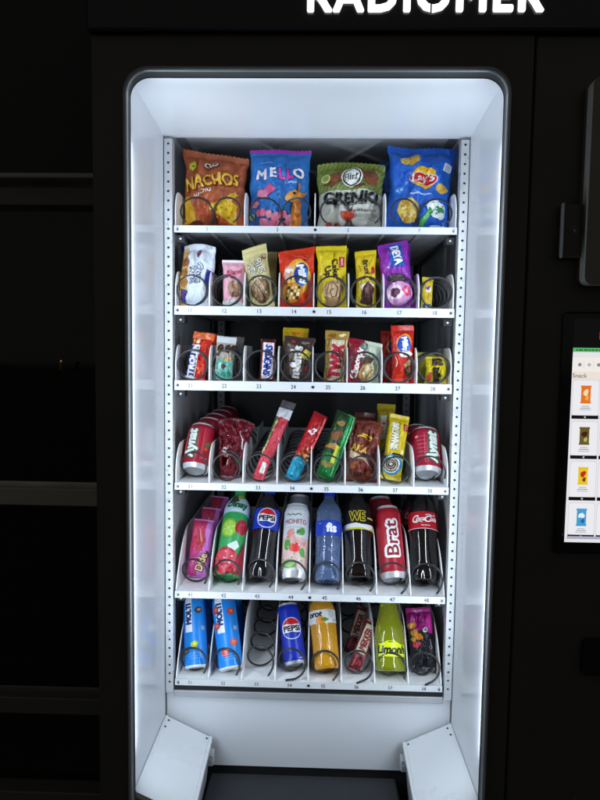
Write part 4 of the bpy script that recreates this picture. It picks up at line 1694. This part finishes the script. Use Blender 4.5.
# ---------------- fourth tray: cans and bars
CAN_PROFILE = [(.0, .80), (.015, .86), (.05, .95), (.085, 1.0), (.12, 1.0), (.30, 1.0), (.50, 1.0), (.70, 1.0), (.86, 1.0), (.90, .985), (.95, .90), (.975, .835), (1.0, .835)]


def can(name, label, spot, color, art, group=None, r=None, neck=1.0, base_frac=.085):
    r = r or spot.w / 2
    h = spot.h
    pr = smooth_profile(CAN_PROFILE, 44)
    cut0 = [p for p in pr if p[0] <= base_frac + .001]
    body = [p for p in pr if p[0] >= cut0[-1][0] - 1e-9 and p[0] <= .965]
    top = [p for p in pr if p[0] >= body[-1][0] - 1e-9]
    b = MB()
    S = lathe(b, body, r, h, ink(color))
    art(S)
    parts = [b.build('can_body')]
    e = MB()
    lathe(e, cut0, r, h, M['alu'])
    disc(e, 0.0, r * .80, M['alu'], up=False, dome=0.0, rings=1) if False else None
    rows = []
    n = 48
    for q, dz in ((.80, .0), (.74, .0), (.70, .0022), (.62, .0058), (.45, .0085), (.2, .0100), (.001, .0104)):
        rows.append([Vector((r * q * math.sin(2 * PI * i / n), -r * q * math.cos(2 * PI * i / n), dz)) for i in range(n)])
    e.grid(rows, M['alu'], closed=True, flip=True)
    parts.append(e.build('can_base'))
    l = MB()
    lathe(l, top, r, h, M['alu'])
    rows = []
    for q, dz in ((.835, 0), (.80, .0), (.775, -.005), (.5, -.0055), (.001, -.0055)):
        rows.append([Vector((r * q * math.sin(2 * PI * i / n), -r * q * math.cos(2 * PI * i / n), h + dz)) for i in range(n)])
    l.grid(rows, M['alu'], closed=True, flip=False)
    l.box(-r * .16, r * .16, -r * .45, r * .25, h - .005, h - .0035, M['alu'], .0005)
    parts.append(l.build('can_lid'))
    return thing_of(name, label, 'drink can', parts, spot, group)


def art_can_l(S):
    S.stroke([(.20, .14), (.20, .86)], .03, 'd8485c')
    S.txt('Aynat', -.20, .52, .38, '146a3c', rot=90, bold=.13, shear=.25, width=1.10)
    S.txt('Aynat', -.20, .52, .38, 'f2f4ee', rot=90, bold=.05, shear=.25, width=1.10)
    S.rrect(-.46, .58, .05, .7, 'd87480')
    S.ell(.38, .48, .13, .13, '8c3a2a', wob=.12)
    S.ell(.40, .52, .08, .09, '4e7a30', wob=.2, seed=2)
    S.ell(.34, .40, .07, .07, 'd0542c', wob=.1)
    S.lines(.34, .20, .2, .03, 'f0c8cc', n=4)
    S.band(.965, .985, 'd0a0a4')


def art_can_r(S):
    S.txt('Aynat', .20, .52, .38, '146a3c', rot=90, bold=.13, shear=.25, width=1.08)
    S.txt('Aynat', .20, .52, .38, 'eef4ee', rot=90, bold=.05, shear=.25, width=1.08)
    S.stroke([(-.1, .14), (-.1, .84)], .03, 'd8586c')
    for k in range(6):
        S.rrect(-.02 + .03 * (k % 2) - .2, .30 + .09 * k, .30, .018, 'd07c88')
    S.ell(-.36, .75, .06, .05, 'e09890')
    S.ell(.5, .5, .14, .3, '8c2434', wob=.2)


can('drink_can', 'red can with white green edged lettering, front of the fourth tray far left', Spot(3, (195, 471.5), (203.5, 427), 29, Y=.02, lean=34), 'a41830', art_can_l, 'red drink cans')
can('drink_can', 'red can with white green edged lettering at the right end of fourth tray', Spot(3, (428.5, 475), (426.5, 431), 31, Y=.02, lean=34), 'a41836', art_can_r, 'red drink cans')
ords = ['second', 'third', 'fourth', 'fifth']
for k in range(4):
    x0, y0 = (208 + 8.5 * k, 465 - 6 * k)
    c_ = can('drink_can', '%s red can counted back in the leftmost row of fourth tray' % ords[k],
        Spot(3, (x0, y0), (x0 + 8.5 - .7 * k, y0 - 44 + 1.8 * k), 28 - 1.6 * k, Y=.02 + .078 * (k + 1), lean=32), 'a01830', art_can_l, 'red drink cans')
can('drink_can', 'second red can counted back at the right end of fourth tray', Spot(3, (421, 466), (417, 427), 29, Y=.1, lean=32), 'a01834', art_can_r, 'red drink cans')


def art_maroon(S):
    S.txt('LAXS', -.12, .42, .18, 'e8dcd8', rot=84, bold=.03, width=.55)
    S.speckle(-.4, .25, .4, .9, 22, .04, ['84202c', '5c101c', 'b04450'], 5, .3)
    S.stroke([(.2, .80), (.36, .66), (.42, .52)], .035, 'e8d8d8')
    S.stroke([(-.2, .2), (-.02, .12), (.1, .3)], .03, 'd0949c')
    S.ell(.34, .30, .10, .13, '54682c', wob=.3)
    S.ell(-.1, .68, .03, .03, 'f0e4e4')
    S.ell(.1, .75, .03, .02, 'f0e4e4')


bag('sweets_bag', 'crumpled dark maroon bag beside the left red cans', 'sweets bag',
    Spot(3, (227, 478), (237, 422), 16, Y=.025, lean=24, spin=-6), .044, '6c1422', art_maroon, seed=81, wr=3.4, pv=2.0, taper=2.5, top=.03, bot=.03, topcurve=.3)
bag('sweets_bag', 'second crumpled maroon bag lying behind the front maroon one', 'sweets bag',
    Spot(3, (238, 472), (246, 422), 24, Y=.10, lean=24), .036, '54101c', none, seed=82, wr=2.6)


def art_straw(S):
    S.rrect(-.05, .22, .60, .9, 'e05060', rot=0)
    S.rrect(.12, .15, .42, .9, 'f0e8e4', rot=0, r=.15)
    S.speckle(-.4, .25, .4, .75, 18, .10, ['b83848', 'd85c64', 'a82c3c', 'e87c84'], 5)
    S.poly([(-.5, .36), (-.22, .34), (-.3, .76), (-.5, .78)], '4a6438')
    S.stroke([(-.34, .30), (-.26, .74)], .1, 'd8b080')
    S.poly([(-.5, .78), (.5, .78), (.5, .90), (-.5, .90)], 'd8d8dc')
    S.poly([(-.5, .90), (.5, .90), (.5, 1), (-.5, 1)], '4c4c50')


bag('sweets_pack', 'thin pink strawberry strip in clear wrap leaning right', 'sweets pack',
    Spot(3, (257.5, 480), (289.5, 402), 12.5, Y=.022, lean=22, spin=-10), .017, 'c83c4c', art_straw, seed=84, pv=3, pu=3, bot=.01, top=.10, taper=1.15, wr=1.8)


def art_redcyan(S):
    S.poly([(-.5, 0), (.5, 0), (.5, .30), (.1, .33), (-.5, .28)], '2090b0')
    S.speckle(-.3, .03, .3, .26, 8, .10, ['38b4d0', '147090'], 3, .3)
    S.speckle(-.45, .28, .45, .46, 22, .10, ['c89a50', '8a5c2c', 'e0c080', 'b04030'], 6, .3)
    S.ell(-.08, .70, .26, .22, 'e4dcdc', rot=30, wob=.3, seed=2)
    S.ell(-.1, .70, .12, .10, 'b82030', rot=30, wob=.2)
    S.stroke([(.34, .4), (.36, .95)], .10, 'e05858')


bag('chocolate_bar', 'red bar with turquoise lower end leaning right on fourth tray', 'chocolate bar',
    Spot(3, (291, 479), (321, 414), 13.5, Y=.022, lean=22, spin=14), .024, 'a8141c', art_redcyan, seed=86, pu=5, pv=8, bot=.03, top=.02, taper=1.12, wr=.8, pin=0)


def art_green(S):
    S.poly([(-.5, .35), (.1, .35), (.1, 1), (-.5, 1)], '1c3c1c')
    S.ell(-.18, .80, .18, .16, '9a7438', wob=.15, seed=1)
    S.ell(-.2, .62, .26, .3, '7a4a24', wob=.2, seed=2)
    S.ell(-.2, .45, .24, .2, 'a87838', wob=.2, seed=3)
    S.ell(-.2, .18, .26, .2, '8c7c38', wob=.2, seed=4)
    S.stroke([(.02, .22), (.05, .48)], .20, 'd0d02c')
    S.stroke([(.2, .05), (.22, .97)], .10, '3cb060')
    S.stroke([(.36, .05), (.38, .97)], .05, '7cd898')


bag('chocolate_bar', 'green bar with yellow stripe leaning right on fourth tray', 'chocolate bar',
    Spot(3, (324, 478.5), (347, 413), 18, Y=.024, lean=22, spin=16), .030, '157434', art_green, seed=88, pu=5, pv=8, bot=.02, top=.02, taper=1.18, wr=.8, pin=0)


def art_aka(S):
    S.txt('AKA', -.12, .52, .20, 'e8b64c', rot=-16, bold=.04)
    S.stroke([(-.22, .72), (.0, .72), (.18, .66), (.24, .70), (.06, .76), (-.1, .75)], .045, 'e8c44c')
    S.poly([(-.42, .50), (-.1, .42), (.1, .34), (-.12, .30), (-.4, .38)], 'd8c4a8')
    S.poly([(-.46, .05), (.30, .0), (.30, .24), (-.02, .36), (-.40, .32)], '6a3020')
    S.ell(-.28, .24, .12, .11, 'b86430', wob=.15, seed=1)
    S.ell(.0, .20, .14, .12, '8c3c34', wob=.15, seed=2)
    S.ell(.18, .12, .10, .08, 'a85838', wob=.2, seed=3)
    S.ell(-.12, .10, .12, .07, '3c1c18', wob=.2, seed=4)
    S.stroke([(-.38, .30), (-.1, .36), (.12, .30), (.28, .18)], .025, 'd8b8a0')


bag('biscuit_bag', 'crumpled chestnut brown bag with yellow lettering on fourth tray', 'biscuit bag',
    Spot(3, (361.5, 481), (365.5, 422), 35, Y=.026, lean=20, spin=-4), .036, '74342a', art_aka, seed=90, wr=2.4, taper=1.0, top=.04, topcurve=.05, pv=2.2)
bag('biscuit_bag', 'brown bag peaking up behind the chestnut brown one', 'biscuit bag',
    Spot(3, (366, 474), (370, 411), 22, Y=.075, lean=18), .03, '5c241e', none, seed=91, wr=2)


def art_brownie(S):
    S.txt('BROWNIE', -.13, .65, .36, '7c7654', rot=-88, bold=.10, width=1.30)
    S.txt('BROWNIE', -.14, .65, .36, 'e4e0c8', rot=-88, bold=.045, width=1.30)
    S.rrect(.32, .80, .20, .34, 'a02834', r=.15)
    S.rrect(.32, .80, .08, .26, 'd08078', r=.3)
    S.ell(-.08, .22, .48, .48, '2c88b8')
    S.ell(-.12, .22, .40, .40, 'd8e0dc')
    for k, c_ in enumerate(('6a5444', 'c0b4a4', '4a3830', 'a89888', '2c2420', 'd8d0c4')):
        S.ell(-.14, .22, .35 - .055 * k, .35 - .055 * k, c_)
    S.ell(.30, .42, .10, .10, 'f0e090', wob=.2)


bag('cake_pack', 'yellow brownie bar with spiral picture, front of fourth tray', 'cake pack',
    Spot(3, (390.5, 480), (400, 414), 21, Y=.022, lean=18, spin=4), .032, 'd4ba18', art_brownie, seed=93, pv=5, pu=4, top=.07, bot=.05)
bag('cake_pack', 'yellow brownie bar behind the one with the spiral picture', 'cake pack',
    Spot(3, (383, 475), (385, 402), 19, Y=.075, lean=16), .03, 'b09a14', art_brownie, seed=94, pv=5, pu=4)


# ---------------- bottles
def bottle(name, label, spot, prof, mat, cap=None, labels=(), group=None, petal=0.0, art=None, cat='drink bottle', n=60, capz=(.925, 1.0), capr=.42, base_mat=None, base_to=0.0):
    r, h = spot.w / 2, spot.h
    pr = smooth_profile(prof, n)
    b = MB()
    if base_to:
        lo = [p for p in pr if p[0] <= base_to]
        hi = [p for p in pr if p[0] >= lo[-1][0] - 1e-9]
    else:
        lo, hi = None, pr
    S = lathe(b, hi, r, h, mat, petal=petal)
    if art:
        art(S)
    rr = pr[0][1] * r
    parts = []
    if lo:
        e = MB()
        lathe(e, lo, r, h, base_mat)
        disc(e, 0, rr, base_mat, up=True, dome=.0025)
        parts.append(e.build('bottle_base'))
    else:
        k = 48
        rows = []
        for q, dz in ((1, 0), (.8, -.0), (.55, .004), (.25, .006), (.001, .006)):
            row = []
            for i in range(k + 1):
                a = -PI + 2 * PI * i / k
                f = 1 - petal * (0.5 + 0.5 * math.cos(5 * a + 0.6)) ** 2
                row.append(Vector((rr * q * f * math.sin(a), -rr * q * f * math.cos(a), dz)))
            rows.append(row)
        b.grid(rows, mat, flip=True)
    rt = pr[-1][1] * r
    disc(b, pr[-1][0] * h, rt, mat, up=False, rings=1)
    parts.insert(0, b.build('bottle_body'))
    for z0, z1, color, lart in labels:
        l = MB()
        q = [p for p in pr if z0 - 1e-6 <= p[0] <= z1 + 1e-6]
        LS = lathe(l, q, r, h, ink(color), dr=.0007)
        if lart:
            lart(LS)
        parts.append(l.build('label'))
    if cap:
        c = MB()
        z0, z1 = capz
        rc_ = capr * r
        k = 40
        rows = [[Vector((rc_ * (1 + (.03 if i % 2 else 0)) * q * math.sin(2 * PI * i / k), -rc_ * (1 + (.03 if i % 2 else 0)) * q * math.cos(2 * PI * i / k), z * h)) for i in range(k)]
                for z, q in ((z0, 1.0), (z0 + (z1 - z0) * .85, 1.0), (z1, .92), (z1, .001))]
        c.grid(rows, cap, closed=True)
        parts.append(c.build('cap'))
    return thing_of(name, label, cat, parts, spot, group)


PET = [(0, .78), (.012, .88), (.045, .97), (.09, 1.0), (.16, .985), (.24, .955), (.32, .945), (.40, .955), (.46, .985), (.50, 1.0), (.60, 1.0), (.68, 1.0), (.73, .98), (.78, .89), (.83, .72), (.875, .52), (.905, .41), (.93, .38), (.955, .38)]
STRAIGHT = [(0, .80), (.012, .90), (.04, .98), (.08, 1.0), (.2, .995), (.3, .985), (.42, 1.0), (.56, 1.0), (.68, 1.0), (.74, .98), (.80, .86), (.85, .66), (.89, .47), (.92, .40), (.955, .40)]
YOG = [(0, .86), (.012, .95), (.03, 1.0), (.10, 1.0), (.3, 1.0), (.5, 1.0), (.7, 1.0), (.80, .99), (.86, .93), (.90, .80), (.93, .66), (.955, .60)]


def art_dide(S):
    S.poly([(-.5, .02), (-.02, .02), (.02, .45), (-.06, .5), (-.5, .5)], 'c03c84')
    S.poly([(-.5, .45), (.16, .45), (.22, .98), (-.5, .98)], 'c83a62')
    S.ell(.02, .62, .24, .28, 'b83446', wob=.06)
    S.stroke([(-.06, .82), (.0, .72), (.08, .60)], .05, 'd8a878')
    S.txt('Dide', .16, .26, .38, '5a2410', rot=78, bold=.10, width=.80)
    S.txt('Dide', .15, .26, .38, 'f0d4a0', rot=78, bold=.02, width=.80)
    S.ell(-.22, .28, .08, .08, 'd07c94', wob=.2)


for k in range(3):
    lab = ['pink and lilac drink pouch, front one at the left of fifth tray', 'pink and lilac drink pouch, middle one of three at the left of fifth tray',
           'pink and lilac drink pouch, rearmost of three at the left of fifth tray'][k]
    bag('drink_pouch', lab, 'drink pouch', Spot(4, (197 + 7.5 * k, 577 - 11 * k), (204.5 + 8 * k, 517.5 - 11.5 * k), 21 - 1.2 * k, Y=.03 + .075 * k, lean=20), .034, 'cf78cc', art_dide,
        group='pink drink pouches', seed=101 + k, pv=5, pu=5, top=.03, bot=.02, pin=.0, wr=.6)


def art_dinay(S):
    S.poly([(-.8, .64), (.8, .64), (.8, .85), (-.8, .85)], 'b8d0e0')
    S.ell(0, .635, .62, .12, '2c9a50', wob=.03)
    S.poly([(-.3, .86), (-.05, .88), (.1, .80), (-.08, .78), (-.4, .76)], '2c4434')
    S.ell(.18, .865, .22, .09, 'a8c030', wob=.12, seed=2)
    S.ell(-.1, .83, .05, .07, 'b82c3c', wob=.1)
    S.txt('Dinay', .04, .75, .26, '175c34', bold=.05, shear=.15, rot=-2, width=.82)
    S.rrect(.04, .69, .4, .03, 'e8f4f4')
    S.ell(-.16, .49, .33, .36, '76b42c')
    S.ell(-.16, .49, .27, .29, '9ccc44')
    for k in range(6):
        a = k * PI / 3 + .3
        S.stroke([(-.16, .49), (-.16 + .25 * math.cos(a), .49 + .27 * math.sin(a) / S.H)], .02, 'd8ec9c')
    S.ell(.34, .51, .24, .30, 'b02434', wob=.06, seed=3)
    S.speckle(.2, .43, .5, .58, 10, .03, ['d86068', '8c1424'], 5)
    S.poly([(-.1, .30), (.2, .36), (.34, .30), (.1, .22)], 'd0e8d8')
    S.ell(-.12, .14, .52, .46, 'b8283c', wob=.05, seed=5)
    S.ell(-.16, .15, .4, .34, 'd04858', wob=.05, seed=6)
    S.speckle(-.45, .06, .15, .24, 26, .035, ['f0a0a8', '8c1424', 'e87480', 'fff0f0'], 7)
    S.poly([(.2, .02), (.8, .02), (.8, .30), (.5, .34), (.34, .2)], 'a82034')
    S.speckle(-.5, .0, .5, .05, 20, .04, ['60302c', 'c84c50', '3c1c1c'], 8)


bottle('drink_bottle', 'green fruit drink bottle with lime and strawberry picture', Spot(4, (227, 577), (241.5, 487), 27, Y=.03, lean=34), STRAIGHT, ink('3ca05c'),
       cap=M['cap_green'], art=art_dinay)


def art_pepsi_label(S):
    lo, hi = S.vs[0], S.vs[-1]
    m_ = lo + (hi - lo) * .52
    S.ell(.06, m_, .40, .40, 'f0f0f4')
    pepsi_globe(S, .06, m_, .37)


def pepsi_globe(S, x, y, R, word='PEPSI'):
    H = S.H
    n = 18
    top = [(x + R * math.cos(a), y + R * math.sin(a) / H) for a in [math.radians(22 + (158 - 22) * k / n) for k in range(n + 1)]]
    S.poly(top + [(x - R * .5, y + R * .46 / H), (x, y + R * .34 / H), (x + R * .5, y + R * .40 / H)], 'c81828')
    bot = [(x + R * math.cos(a), y + R * math.sin(a) / H) for a in [math.radians(202 + (338 - 202) * k / n) for k in range(n + 1)]]
    S.poly(bot + [(x + R * .5, y - R * .46 / H), (x, y - R * .34 / H), (x - R * .5, y - R * .40 / H)], '1838b0')
    S.txt(word, x, y, R * .52, '101014', bold=.05, width=R * 1.7)


bottle('drink_bottle', 'dark cola bottle with blue label and round red white blue globe', Spot(4, (259.5, 579), (270.5, 488), 26, Y=.03, lean=34), PET, M['pepsi'], cap=M['cap_blue'],
       labels=[(.50, .74, '1c34b4', art_pepsi_label)], petal=.22)


def art_mojito(S):
    S.band(.12, .52, 'dcbcb6')
    S.ell(-.1, .45, .3, .3, 'd8a09a', wob=.2, seed=9)
    S.stroke([(-.42, .83), (-.34, .85), (-.26, .82), (-.16, .84), (-.05, .82), (.08, .845), (.2, .83)], .035, '3c4c50')
    S.txt('MOHITO', -.02, .735, .20, 'b03c4c', bold=.01, width=.92)
    S.rrect(-.0, .655, .7, .02, 'a0a8ac')
    S.ell(-.2, .58, .16, .14, 'dc8c84', wob=.15)
    S.ell(.22, .60, .20, .13, '58a040', rot=20, wob=.1)
    S.ell(.14, .60, .1, .06, '3c7c30', rot=20)
    S.ell(.0, .38, .18, .20, 'd83c38', wob=.10, seed=3)
    S.ell(-.32, .42, .13, .22, '4a9c3c', wob=.1, seed=4)
    S.ell(.30, .32, .13, .16, '54a444', wob=.12, seed=5)
    S.ell(.36, .44, .10, .08, 'e8988c', wob=.15)
    S.ell(-.2, .17, .30, .17, '6cb048')
    S.ell(-.2, .17, .24, .12, 'b4d888')
    S.speckle(-.5, .14, .5, .60, 16, .03, ['4c8c3c', 'e8b4ac', 'f4f0f0'], 3)


can('drink_can', 'tall silver can with mint leaves and strawberry pieces', Spot(4, (293.5, 580), (297.5, 506), 26, Y=.03, lean=34), 'd4dade', art_mojito, base_frac=.085)
can('drink_can', 'tall silver can standing behind the one with mint leaves', Spot(4, (299, 566), (302, 497), 24, Y=.12, lean=33), '8c949c', none, base_frac=.085)


def art_fis(S):
    lo, hi = S.vs[0], S.vs[-1]
    S.txt('fis', .10, lo + (hi - lo) * .50, .34, 'f4f6ff', bold=.05)
    S.rrect(-.36, lo + (hi - lo) * .8, .12, .03, '8ca4e0')


bottle('drink_bottle', 'clear blue mineral water bottle with royal blue label', Spot(4, (327.5, 582), (329.5, 491), 26, Y=.03, lean=34), STRAIGHT, M['water'], cap=M['cap_blue'],
       labels=[(.46, .64, '1c3cb0', art_fis)])


def art_we(S):
    lo, hi = S.vs[0], S.vs[-1]
    f = lambda t: lo + (hi - lo) * t
    S.poly([(-.85, f(.05)), (.85, f(-.0)), (.85, f(.36)), (.2, f(.28)), (-.85, f(.34))], 'c8c424')
    S.poly([(-.85, f(.12)), (.1, f(.14)), (.3, f(.06)), (.85, f(.22)), (.85, f(.34)), (.1, f(.30)), (-.1, f(.36)), (-.85, f(.30))], 'e8e8e4')
    S.stroke([(-.5, f(.02)), (.6, f(-.0))], .05, '202020')
    S.txt('WE', -.05, f(.70), .34, 'd0c034', bold=.075, width=.52)
    S.txt('WE', -.05, f(.70), .34, '0c0c0c', bold=.012, width=.52)
    S.lines(.45, f(.62), .3, .06, 'd8cc58', n=3)


bottle('drink_bottle', 'black cola bottle with yellow and white slanted label', Spot(4, (361, 579.5), (358.5, 489), 29.5, Y=.03, lean=34), PET, M['cola'], cap=M['cap_black'],
       labels=[(.48, .72, '121214', art_we)], petal=.22)
bottle('drink_bottle', 'black bottle with yellow label half hidden between water and black cola bottle', Spot(4, (347, 562), (347, 488), 24, Y=.13, lean=32), PET, M['cola'], cap=M['cap_black'],
       labels=[(.48, .72, '121214', art_we)], petal=.2)


def art_brat(S):
    S.txt('Brat', -.0, .53, .46, 'f4f2f2', rot=90, bold=.16, width=1.30)
    S.txt('Brat', .01, .53, .46, '8c1824', rot=90, bold=.02, width=1.30)
    S.stroke([(.44, .12), (.44, .95)], .03, 'd8808c')


can('drink_can', 'tall red can with big upright white edged lettering', Spot(4, (394, 580), (386.5, 507.5), 27, Y=.03, lean=34), 'b01c2e', art_brat, base_frac=.075)
can('drink_can', 'tall red can standing behind the one with big lettering', Spot(4, (386, 566), (379.5, 498), 25, Y=.12, lean=33), 'a01c2c', none, base_frac=.075)


def art_coke(S):
    lo, hi = S.vs[0], S.vs[-1]
    f = lambda t: lo + (hi - lo) * t
    S.txt('C', -.34, f(.58), .24, 'ffffff', bold=.025, shear=.35)
    S.txt('oca', -.16, f(.55), .165, 'ffffff', bold=.03, shear=.35)
    S.txt('C', .10, f(.58), .24, 'ffffff', bold=.025, shear=.35)
    S.txt('ola', .285, f(.58), .165, 'ffffff', bold=.03, shear=.35)
    S.stroke([(-.42, f(.40)), (-.30, f(.36)), (-.2, f(.44)), (-.1, f(.36))], .025, 'ffffff')
    S.stroke([(.0, f(.80)), (.14, f(.84)), (.26, f(.76)), (.36, f(.84))], .025, 'ffffff')
    S.lines(0, f(.2), .3, .03, 'ffe8e8', n=5)
    S.rect(-1.6, f(0), 1.6, f(.03), 'e8e0e0')


bottle('drink_bottle', 'dark cola bottle with red label and red cap, right end', Spot(4, (427.5, 582), (424.5, 487), 29, Y=.03, lean=34), PET, M['cola'], cap=M['cap_red'],
       labels=[(.50, .69, 'c01824', art_coke)], petal=.22)
bottle('drink_bottle', 'dark cola bottle with red label standing behind the right end one', Spot(4, (415, 566), (413, 489), 25, Y=.13, lean=32), PET, M['cola'], cap=M['cap_red'],
       labels=[(.50, .69, 'a81822', art_coke)], petal=.2)


# ---------------- bottom tray
def art_molti(S, k=0):
    xo = -.22 if k == 0 else -.20
    S.poly([(xo - .17, .43), (xo + .17, .43), (xo + .17, .98), (xo - .17, .98)], 'e8eef6')
    S.txt('MOLTI', xo, .66, .27, '1c3c78', rot=90, bold=.07, width=.85)
    S.txt('3', xo, .92, .26, '1c3c78', rot=90, bold=.06)
    spots = [(.20, .88, 'b8402c'), (.24, .70, '284c50'), (.02, .27, 'b4c424'), (-.40, .20, '2c5048')] if k == 0 else \
        [(.36, .86, 'c04040'), (.30, .68, 'c04438'), (-.36, .72, 'b84448'), (-.38, .52, 'c04848'), (.28, .30, 'd05848'), (-.12, .19, 'd04848')]
    for i, (x, y, c_) in enumerate(spots):
        S.ell(x, y, .16, .15, c_, wob=.06, seed=i)
        S.ell(x + .02, y + .005, .08, .06, 'd8dc60' if c_ == 'b4c424' else 'e07868', wob=.1, seed=i)
    S.rrect(.42, .47, .22, .20, '6c94b8', r=.1)
    S.rrect(.42, .47, .16, .14, '8cb0cc', r=.1)
    for j in range(3):
        S.stroke([(-.3 + .06 * j, .16 - .03 * j), (.4, .17 - .03 * j)], .012, '9cc8f0')
    S.stroke([(.2, .04), (.3, .26)], .014, '9cc8f0')


for k, (b_, t_, lab) in enumerate((((196.5, 668), (194, 590), 'bright blue yoghurt drink bottle with green apple picture, far left of bottom tray'),
                                   ((231.5, 669.5), (222, 590), 'bright blue yoghurt drink bottle with red fruit pictures, second on bottom tray'))):
    bottle('drink_bottle', lab, Spot(5, b_, t_, 22.5 + 1.2 * k, Y=.03, lean=33), YOG, ink('1a86e0'), cap=M['cap_blue'], art=(lambda S, k=k: art_molti(S, k)),
           base_mat=ink('e8ecec'), base_to=.03, capr=.62, group='blue yoghurt drink bottles')
for k, (b_, t_, lab) in enumerate((((202, 650), (200, 585), 'second blue yoghurt bottle, behind the one with the green apple'),
                                   ((236, 651), (229, 585), 'second blue yoghurt bottle, behind the one with red fruit'))):
    bottle('drink_bottle', lab, Spot(5, b_, t_, 21 + k, Y=.13, lean=38), YOG, ink('1260ac'), cap=M['cap_blue'], base_mat=ink('e8ecec'), base_to=.03, capr=.62, group='blue yoghurt drink bottles')


def art_pepsican(S):
    S.ell(.05, .56, .46, .46, 'f0f0f4')
    pepsi_globe(S, .05, .56, .43)
    S.lines(.34, .08, .24, .045, 'c8d0f0', n=4)
    S.band(.955, .97, '98a8e0')


can('drink_can', 'slim royal blue can with round red white blue globe on bottom tray', Spot(5, (295.5, 665), (287.5, 604), 23, Y=.03, lean=36), '1430b0', art_pepsican, base_frac=.05)


def art_orange(S):
    lo, hi = S.vs[0], S.vs[-1]
    f = lambda t: lo + (hi - lo) * t
    S.txt('orot', -.30, f(.66), .22, '242c44', bold=.05, shear=.2)
    S.ell(-.10, f(.18), .17, .17, 'e8902c')
    S.poly([(-.1, f(.25)), (.06, f(.42)), (.24, f(.28)), (.1, f(.10))], '4c8c2c')
    S.rrect(.36, f(.6), .24, .22, 'c8ccd0')
    S.rrect(.50, f(.2), .2, .1, 'b8bcc4')
    S.rrect(.3, f(.88), .3, .03, 'b0b4b8')


bottle('drink_bottle', 'orange drink bottle with white label and orange picture', Spot(5, (327.5, 669.5), (319.5, 588), 26, Y=.03, lean=34), STRAIGHT, M['orange'], cap=M['cap_yellow'],
       labels=[(.50, .70, 'e4e4e0', art_orange)])


def art_maroonbar(S):
    S.poly([(-.42, .34), (.36, .34), (.36, .90), (-.36, .90)], 'c4b89c')
    S.txt('MEKKER', -.02, .62, .50, '7c2028', rot=88, bold=.05, width=1.7)
    S.rrect(.0, .18, .6, .5, '8c2430')
    S.stroke([(-.3, .08), (-.2, .3)], .1, 'c85c60')
    S.stroke([(.38, .1), (.42, .9)], .08, 'c84850')


for k, lab in enumerate(('maroon bar with cream name panel leaning right, front one on bottom tray', 'maroon bar with cream name panel behind the front leaning one')):
    bag('chocolate_bar', lab, 'chocolate bar', Spot(5, (353 - 4 * k, 671 - 18 * k), (372 - 9 * k, 620 - 14 * k), 12.5 - k, Y=.035 + .07 * k, lean=30, spin=10), .02,
        '641824', art_maroonbar, group='maroon bars on the bottom tray', seed=120 + k, pu=5, pv=7, top=.05, bot=.04, pin=0, wr=.8)

LIME = [(0, .80), (.01, .90), (.03, .97), (.06, 1.0), (.14, .985), (.22, .975), (.32, .985), (.40, .985), (.46, .955), (.54, .88), (.62, .78), (.70, .68), (.78, .60), (.86, .54), (.92, .50), (.955, .50)]


def art_limo(S):
    S.poly([(-.46, .17), (.50, .17), (.50, .31), (.3, .32), (.1, .36), (-.12, .36), (-.28, .33), (-.46, .32)], 'dce81c')
    S.txt('Limonh', .0, .255, .24, '242c14', bold=.05, shear=.18, width=.96)
    S.lines(-.02, .345, .16, .03, '3c4420', n=4)
    S.stroke([(-.44, .20), (.48, .20)], .018, 'f4fa78')


bottle('drink_bottle', 'lime yellow glass lemonade bottle on bottom tray', Spot(5, (393.5, 671.5), (391, 591), 31, Y=.03, lean=29), LIME, M['lime'], cap=M['cap_yellow'], art=art_limo, capr=.54)


def art_candy(S):
    S.poly([(-.5, .66), (.5, .62), (.5, 1), (-.5, 1)], 'a01c78')
    S.poly([(.12, .62), (.5, .58), (.5, .92), (.3, .80)], 'c82c98')
    S.speckle(-.3, .72, .3, .96, 10, .06, ['7c1460', 'c454a4', '5c1050'], 3, .3)
    S.ell(-.32, .72, .14, .12, 'd89a2c', wob=.12, seed=1)
    S.ell(-.26, .60, .15, .13, 'e0a038', wob=.12, seed=2)
    S.ell(-.08, .54, .15, .14, 'd0802c', wob=.12, seed=3)
    S.ell(-.20, .42, .16, .12, 'c84050', wob=.12, seed=4)
    S.ell(-.32, .50, .1, .08, 'e8b048', wob=.12, seed=5)
    S.ell(.20, .64, .10, .10, 'e8ecf0')
    S.ell(.20, .64, .06, .06, '6c9888')
    S.stroke([(.34, .50), (.40, .36), (.34, .34)], .03, 'b0b0b8')
    S.speckle(-.3, .08, .35, .34, 8, .07, ['1c1c20', '34343a'], 7, .3)


bag('sweets_bag', 'black and magenta candy bag at the right end of bottom tray', 'sweets bag',
    Spot(5, (426.5, 672), (419.5, 607), 25.5, Y=.035, lean=26, spin=-6), .034, '222226', art_candy, seed=130, wr=1.6, pv=3)
bag('sweets_bag', 'black candy bag hidden behind the black and magenta one', 'sweets bag',
    Spot(5, (430, 655), (424, 602), 22, Y=.12, lean=26), .03, '2c1426', none, seed=131, wr=1.6)
